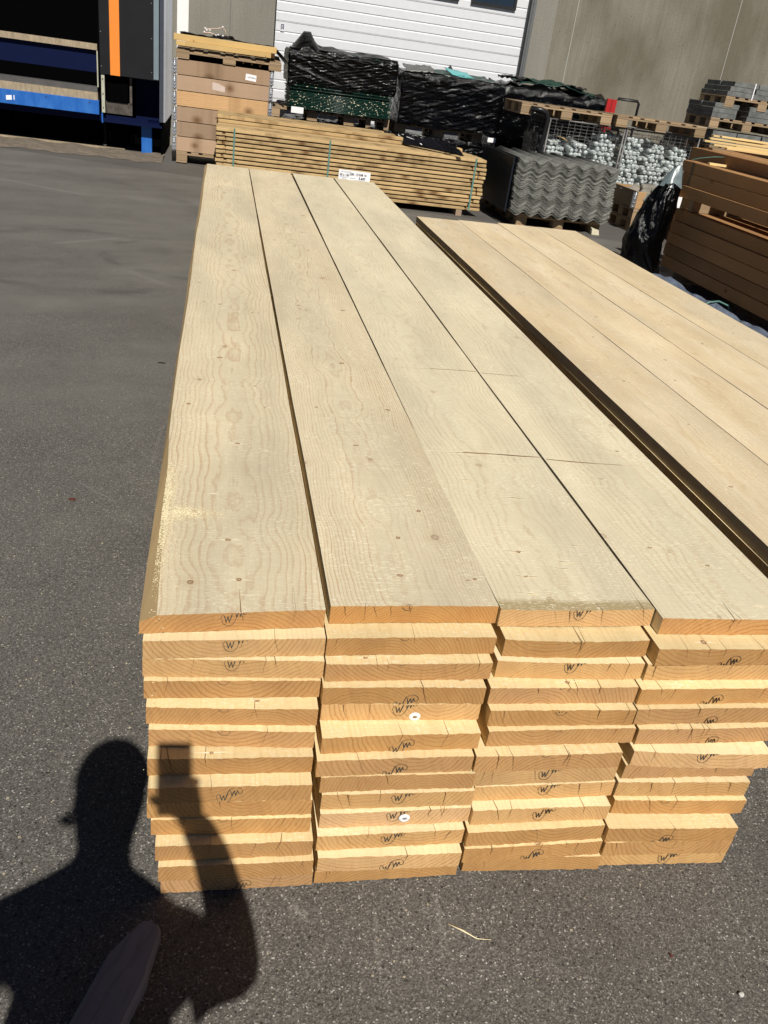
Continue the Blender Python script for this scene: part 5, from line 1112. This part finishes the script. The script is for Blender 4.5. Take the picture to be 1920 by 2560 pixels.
MB().box(-1.54, -1.26, 0.10, 0.30, 0.63, 0.95).build('bumper', VOID, dk, bevel=0.01)
MB().box(-1.55, -1.21, 0.13, 0.16, 0.48, 0.6295).build('bumper_plate', RUST, dk)
MB().box(-1.24, -1.21, 0.12, 0.15, 0.63, 0.95).build('bracket', RUST, dk)
MB().box(-1.195, -0.86, 0.52, 0.56, 0.42, 0.954).build('blue_plate', DBLUE, dk)
MB().box(-1.59, -0.81, 0.06, 0.42, 0.37, 0.42).build('bottom_rail', DBLUE, dk)  # rail made deep so that it shades the leg post
MB().box(-1.602, -1.585, 0.03, 0.06, 0.36, 0.489).build('hanging_strip', BLUE, dk)
MB().box(-1.10, -0.957, 0.22, 0.32, 0, 0.369).build('leg_post', BLUE, dk, bevel=0.004)
MB().box(L0, -1.33, 0.24, 0.27, 0.0, 0.035).build('pit_edge', TAN, dk)
MB().grid(lambda u, v: (-2.80 + 0.105 * u, -0.003 - 0.004 * math.sin(u * 6), 0.50 + 0.055 * v + 0.012 * u), 6, 2).build('paper_scrap', PAPER, dk)
for bx, bz in ((-1.574, 0.55), (-1.574, 0.72), (-1.574, 0.90)): MB().tube([(bx, 0.019, bz), (bx, 0.010, bz)], 0.007, 6).build('bolt', RUST, dk)
for bx in (-4.0, -3.4, -2.3, -1.75): MB().tube([(bx, -0.001, 0.595), (bx, -0.008, 0.595)], 0.008, 6).build('bolt', RUST, dk)
for bz in (1.05, 1.45, 1.85, 2.25):
    for bx in (-1.585, -0.945): MB().tube([(bx, -0.0005, bz), (bx, -0.006, bz)], 0.006, 6).build('bolt', GST, dk)
cl = MB(); pts = []; y = 0.0
while y < 1.62:
    pts += [(0.0, y), (0.0, y + 0.045), (0.022, y + 0.058), (0.022, y + 0.098), (0.0, y + 0.111)]; y += 0.125
for a, b in zip(pts[:-1], pts[1:]):
    k = len(cl.v); X = -0.787
    cl.v += [(X + a[0], a[1], 0.455), (X + b[0], b[1], 0.455), (X + b[0], b[1], 4.2), (X + a[0], a[1], 4.2)]; cl.face((k, k + 1, k + 2, k + 3))
o = cl.build('side_cladding', plain('ribbed grey cladding', (0.55, 0.57, 0.61), 0.3, 0.35, nz=0.05, bump=0), dk); s = o.modifiers.new('t', 'SOLIDIFY'); s.thickness = 0.002
MB().box(-0.842, -0.790, 0.004, 0.05, 0.455, 4.2).build('corner_trim', plain('dark trim', (0.05, 0.055, 0.075), 0.4), dk)
MB().box(-4.6, -0.78, 0, 1.65, 4.2, 4.3).build('roof', CUSH, dk)
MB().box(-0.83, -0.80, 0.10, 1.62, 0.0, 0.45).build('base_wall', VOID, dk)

# ================================================================== PHOTOGRAPHER (only the shadow is in the picture)
SH = lambda x0, z0, y: Vector((x0 - 0.052 * y, y, z0 - 0.9696 * y))      # a point of the body seen along the sun
JEANS = plain('dark work trousers', (0.02, 0.025, 0.04), 0.8); SHIRT = plain('dark blue sweater', (0.02, 0.025, 0.05), 0.85); SKIN = plain('skin', (0.42, 0.24, 0.16), 0.5, nz=0.05)
YB = -0.17
def skinned(name, nodes, edges, parent=None, mat=SKIN, root=0, sub=2):
    me = bpy.data.meshes.new(name); me.from_pydata([tuple(n[0]) for n in nodes], edges, []); me.materials.append(mat)
    o = bpy.data.objects.new(name, me); COL.objects.link(o)
    if parent: o.parent = parent
    sk_ = o.modifiers.new('skin', 'SKIN')
    for i, nd in enumerate(nodes):
        r_ = nd[1]; me.skin_vertices[0].data[i].radius = r_ if isinstance(r_, tuple) else (r_, r_)
        me.skin_vertices[0].data[i].use_root = (i == root)
    sb_ = o.modifiers.new('sub', 'SUBSURF'); sb_.levels = sub; sb_.render_levels = sub
    return o
pb = empty('person', (0, 0, 0)); tag(pb, 'photographer in dark clothes raising a phone, seen only as a shadow', 'person')
B = [ # 0 pelvis
 (Vector((-0.12, YB - 0.05, 0.93)), (0.31, 0.13)), (Vector((-0.10, YB - 0.04, 1.07)), (0.31, 0.12)), (Vector((-0.11, YB - 0.02, 1.20)), (0.28, 0.11)),
 (SH(-0.155, 1.13, YB), (0.12, 0.09)), (SH(-0.135, 1.235, YB), (0.062, 0.065)), (SH(-0.130, 1.315, YB), (0.055, 0.06)),
 # head 6-8
 (SH(-0.130, 1.40, YB), (0.078, 0.085)), (SH(-0.125, 1.475, YB), (0.083, 0.095)), (SH(-0.122, 1.555, YB), (0.055, 0.065)),
 # left shoulder/arm 9-12
 (SH(-0.32, 1.105, YB), 0.068), (Vector((-0.40, YB - 0.03, 1.05)), 0.05), (Vector((-0.40, YB + 0.02, 0.86)), 0.042), (Vector((-0.39, YB + 0.05, 0.82)), 0.034),
 # right arm 13-16
 (SH(0.005, 1.085, YB), 0.066), (SH(0.09, 1.03, YB + 0.02), 0.066), (SH(0.142, 1.0, YB + 0.04), 0.064), (SH(0.124, 1.16, YB + 0.10), 0.049), (SH(0.088, 1.315, -0.055), 0.040), (SH(0.052, 1.405, -0.045), 0.032),
 # legs 19-24
 (Vector((-0.26, YB - 0.05, 0.84)), 0.095), (Vector((-0.27, YB - 0.03, 0.48)), 0.062), (Vector((-0.275, YB - 0.07, 0.09)), 0.045),
 (Vector((-0.08, YB - 0.05, 0.84)), 0.095), (Vector((-0.06, YB - 0.03, 0.48)), 0.062), (Vector((-0.05, YB - 0.07, 0.09)), 0.045),
 (Vector((-0.28, YB + 0.08, 0.045)), (0.045, 0.035)), (Vector((-0.045, YB + 0.08, 0.045)), (0.045, 0.035))]
E_ = [(0, 1), (1, 2), (2, 3), (3, 4), (4, 5), (5, 6), (6, 7), (7, 8), (3, 9), (9, 10), (10, 11), (11, 12), (3, 13), (13, 14), (14, 15), (15, 16), (16, 17), (17, 18), (0, 19), (19, 20), (20, 21), (21, 25), (0, 22), (22, 23), (23, 24), (24, 26)]
skinned('body', B, E_, pb, SHIRT)
# face, cap visor and ears
MB().tube([SH(-0.19, 1.43, YB), SH(-0.222, 1.385, YB), SH(-0.205, 1.375, YB)], [0.02, 0.014, 0.010], 8).build('nose', SKIN, pb)
MB().tube([SH(-0.16, 1.36, YB), SH(-0.195, 1.352, YB)], [0.035, 0.016], 8).build('chin', SKIN, pb)
hm = MB()
hc = SH(-0.124, 1.50, YB)
hm.grid(lambda u, v: (hc.x + 0.088 * math.cos(2 * math.pi * u) * math.cos(math.pi / 2 * v), hc.y + 0.098 * math.sin(2 * math.pi * u) * math.cos(math.pi / 2 * v), hc.z + 0.100 * math.sin(math.pi / 2 * v)), 24, 8)
hm.build('hair', plain('brown hair', (0.05, 0.03, 0.02), 0.7), pb)
for s in (-1, 1):
    MB().tube([hc + Vector((-0.076, 0.03 * s, -0.02)), hc + Vector((-0.083, 0.03 * s, -0.02))], [0.012, 0.008], 8).build('eye', W_PLA, pb)
    MB().tube([hc + Vector((0.0, 0.092 * s, -0.05)), hc + Vector((0.01, 0.10 * s, -0.02)), hc + Vector((0.005, 0.095 * s, 0.0))], [0.012, 0.016, 0.012], 8).build('ear', SKIN, pb)
# phone: a slab just behind the lens, facing along the view
ph = empty('mobile_phone'); tag(ph, 'black mobile phone held up in the right hand, known only by its shadow', 'phone')
pm = Matrix.Identity(4)
for i in range(3): pm[i][0] = cx[i]; pm[i][1] = cz[i]; pm[i][2] = -cy[i]; pm[i][3] = (CAM + cx * 0.020 - cy * (-0.061) - cz * 0.013)[i]
pm[0][3], pm[1][3], pm[2][3] = (CAM + cx * 0.020 + cy * 0.061 - cz * 0.013)
ph.matrix_world = pm
MB().box(-0.036, 0.036, -0.004, 0.004, -0.075, 0.075).build('case', BLK, ph, bevel=0.003)
MB().box(-0.033, 0.033, -0.0046, -0.0042, -0.071, 0.071).build('screen', GL, ph)
# right hand closed round the lower half of the phone
o0 = CAM + cx * 0.020 + cy * 0.061 - cz * 0.013
def hp(a, b, c_): return o0 + cx * a + cy * b + cz * c_          # a right, b down, c forward
wr = SH(0.055, 1.405, -0.045)
pn = [(wr, 0.026), (hp(0.040, 0.085, -0.028), (0.030, 0.018)), (hp(0.036, 0.045, -0.024), (0.030, 0.014)), (hp(0.034, 0.015, -0.020), (0.026, 0.012))]
hand = skinned('hand', pn, [(0, 1), (1, 2), (2, 3)], pb, SKIN)
for (b0, l1, nm) in ((0.005, 1.0, 'index_finger'), (0.024, 1.08, 'middle_finger'), (0.043, 1.0, 'ring_finger'), (0.060, 0.82, 'little_finger')):
    ps = [(hp(0.040, b0, -0.018), 0.009), (hp(0.047, b0, 0.002), 0.0085), (hp(0.030 + 0.01 * (1 - l1), b0 - 0.003, 0.0115), 0.008), (hp(0.012 + 0.02 * (1 - l1), b0 - 0.004, 0.0125), 0.007)]
    skinned(nm, ps, [(0, 1), (1, 2), (2, 3)], hand, SKIN)
skinned('thumb', [(hp(0.030, 0.07, -0.03), 0.012), (hp(-0.005, 0.055, -0.026), 0.011), (hp(-0.034, 0.040, -0.016), 0.009), (hp(-0.046, 0.028, -0.012), 0.007)], [(0, 1), (1, 2), (2, 3)], hand, SKIN)
lh = Vector((-0.39, YB + 0.05, 0.80))
hl = skinned('hand', [(lh + Vector((0, 0, 0.02)), 0.026), (lh + Vector((0, 0.01, -0.04)), (0.016, 0.032)), (lh + Vector((0, 0.015, -0.08)), (0.013, 0.034))], [(0, 1), (1, 2)], pb, SKIN)
for j, ln in enumerate((0.068, 0.078, 0.072, 0.056)):
    bb = lh + Vector((0, 0.042 - 0.019 * j, -0.085))
    skinned(('index_finger', 'middle_finger', 'ring_finger', 'little_finger')[j], [(bb, 0.009), (bb + Vector((0.006, 0.002, -ln * 0.5)), 0.008), (bb + Vector((0.020, 0.002, -ln * 0.9)), 0.007)], [(0, 1), (1, 2)], hl, SKIN)
skinned('thumb', [(lh + Vector((0.0, 0.03, -0.02)), 0.012), (lh + Vector((0.014, 0.058, -0.05)), 0.010), (lh + Vector((0.022, 0.062, -0.085)), 0.008)], [(0, 1), (1, 2)], hl, SKIN)
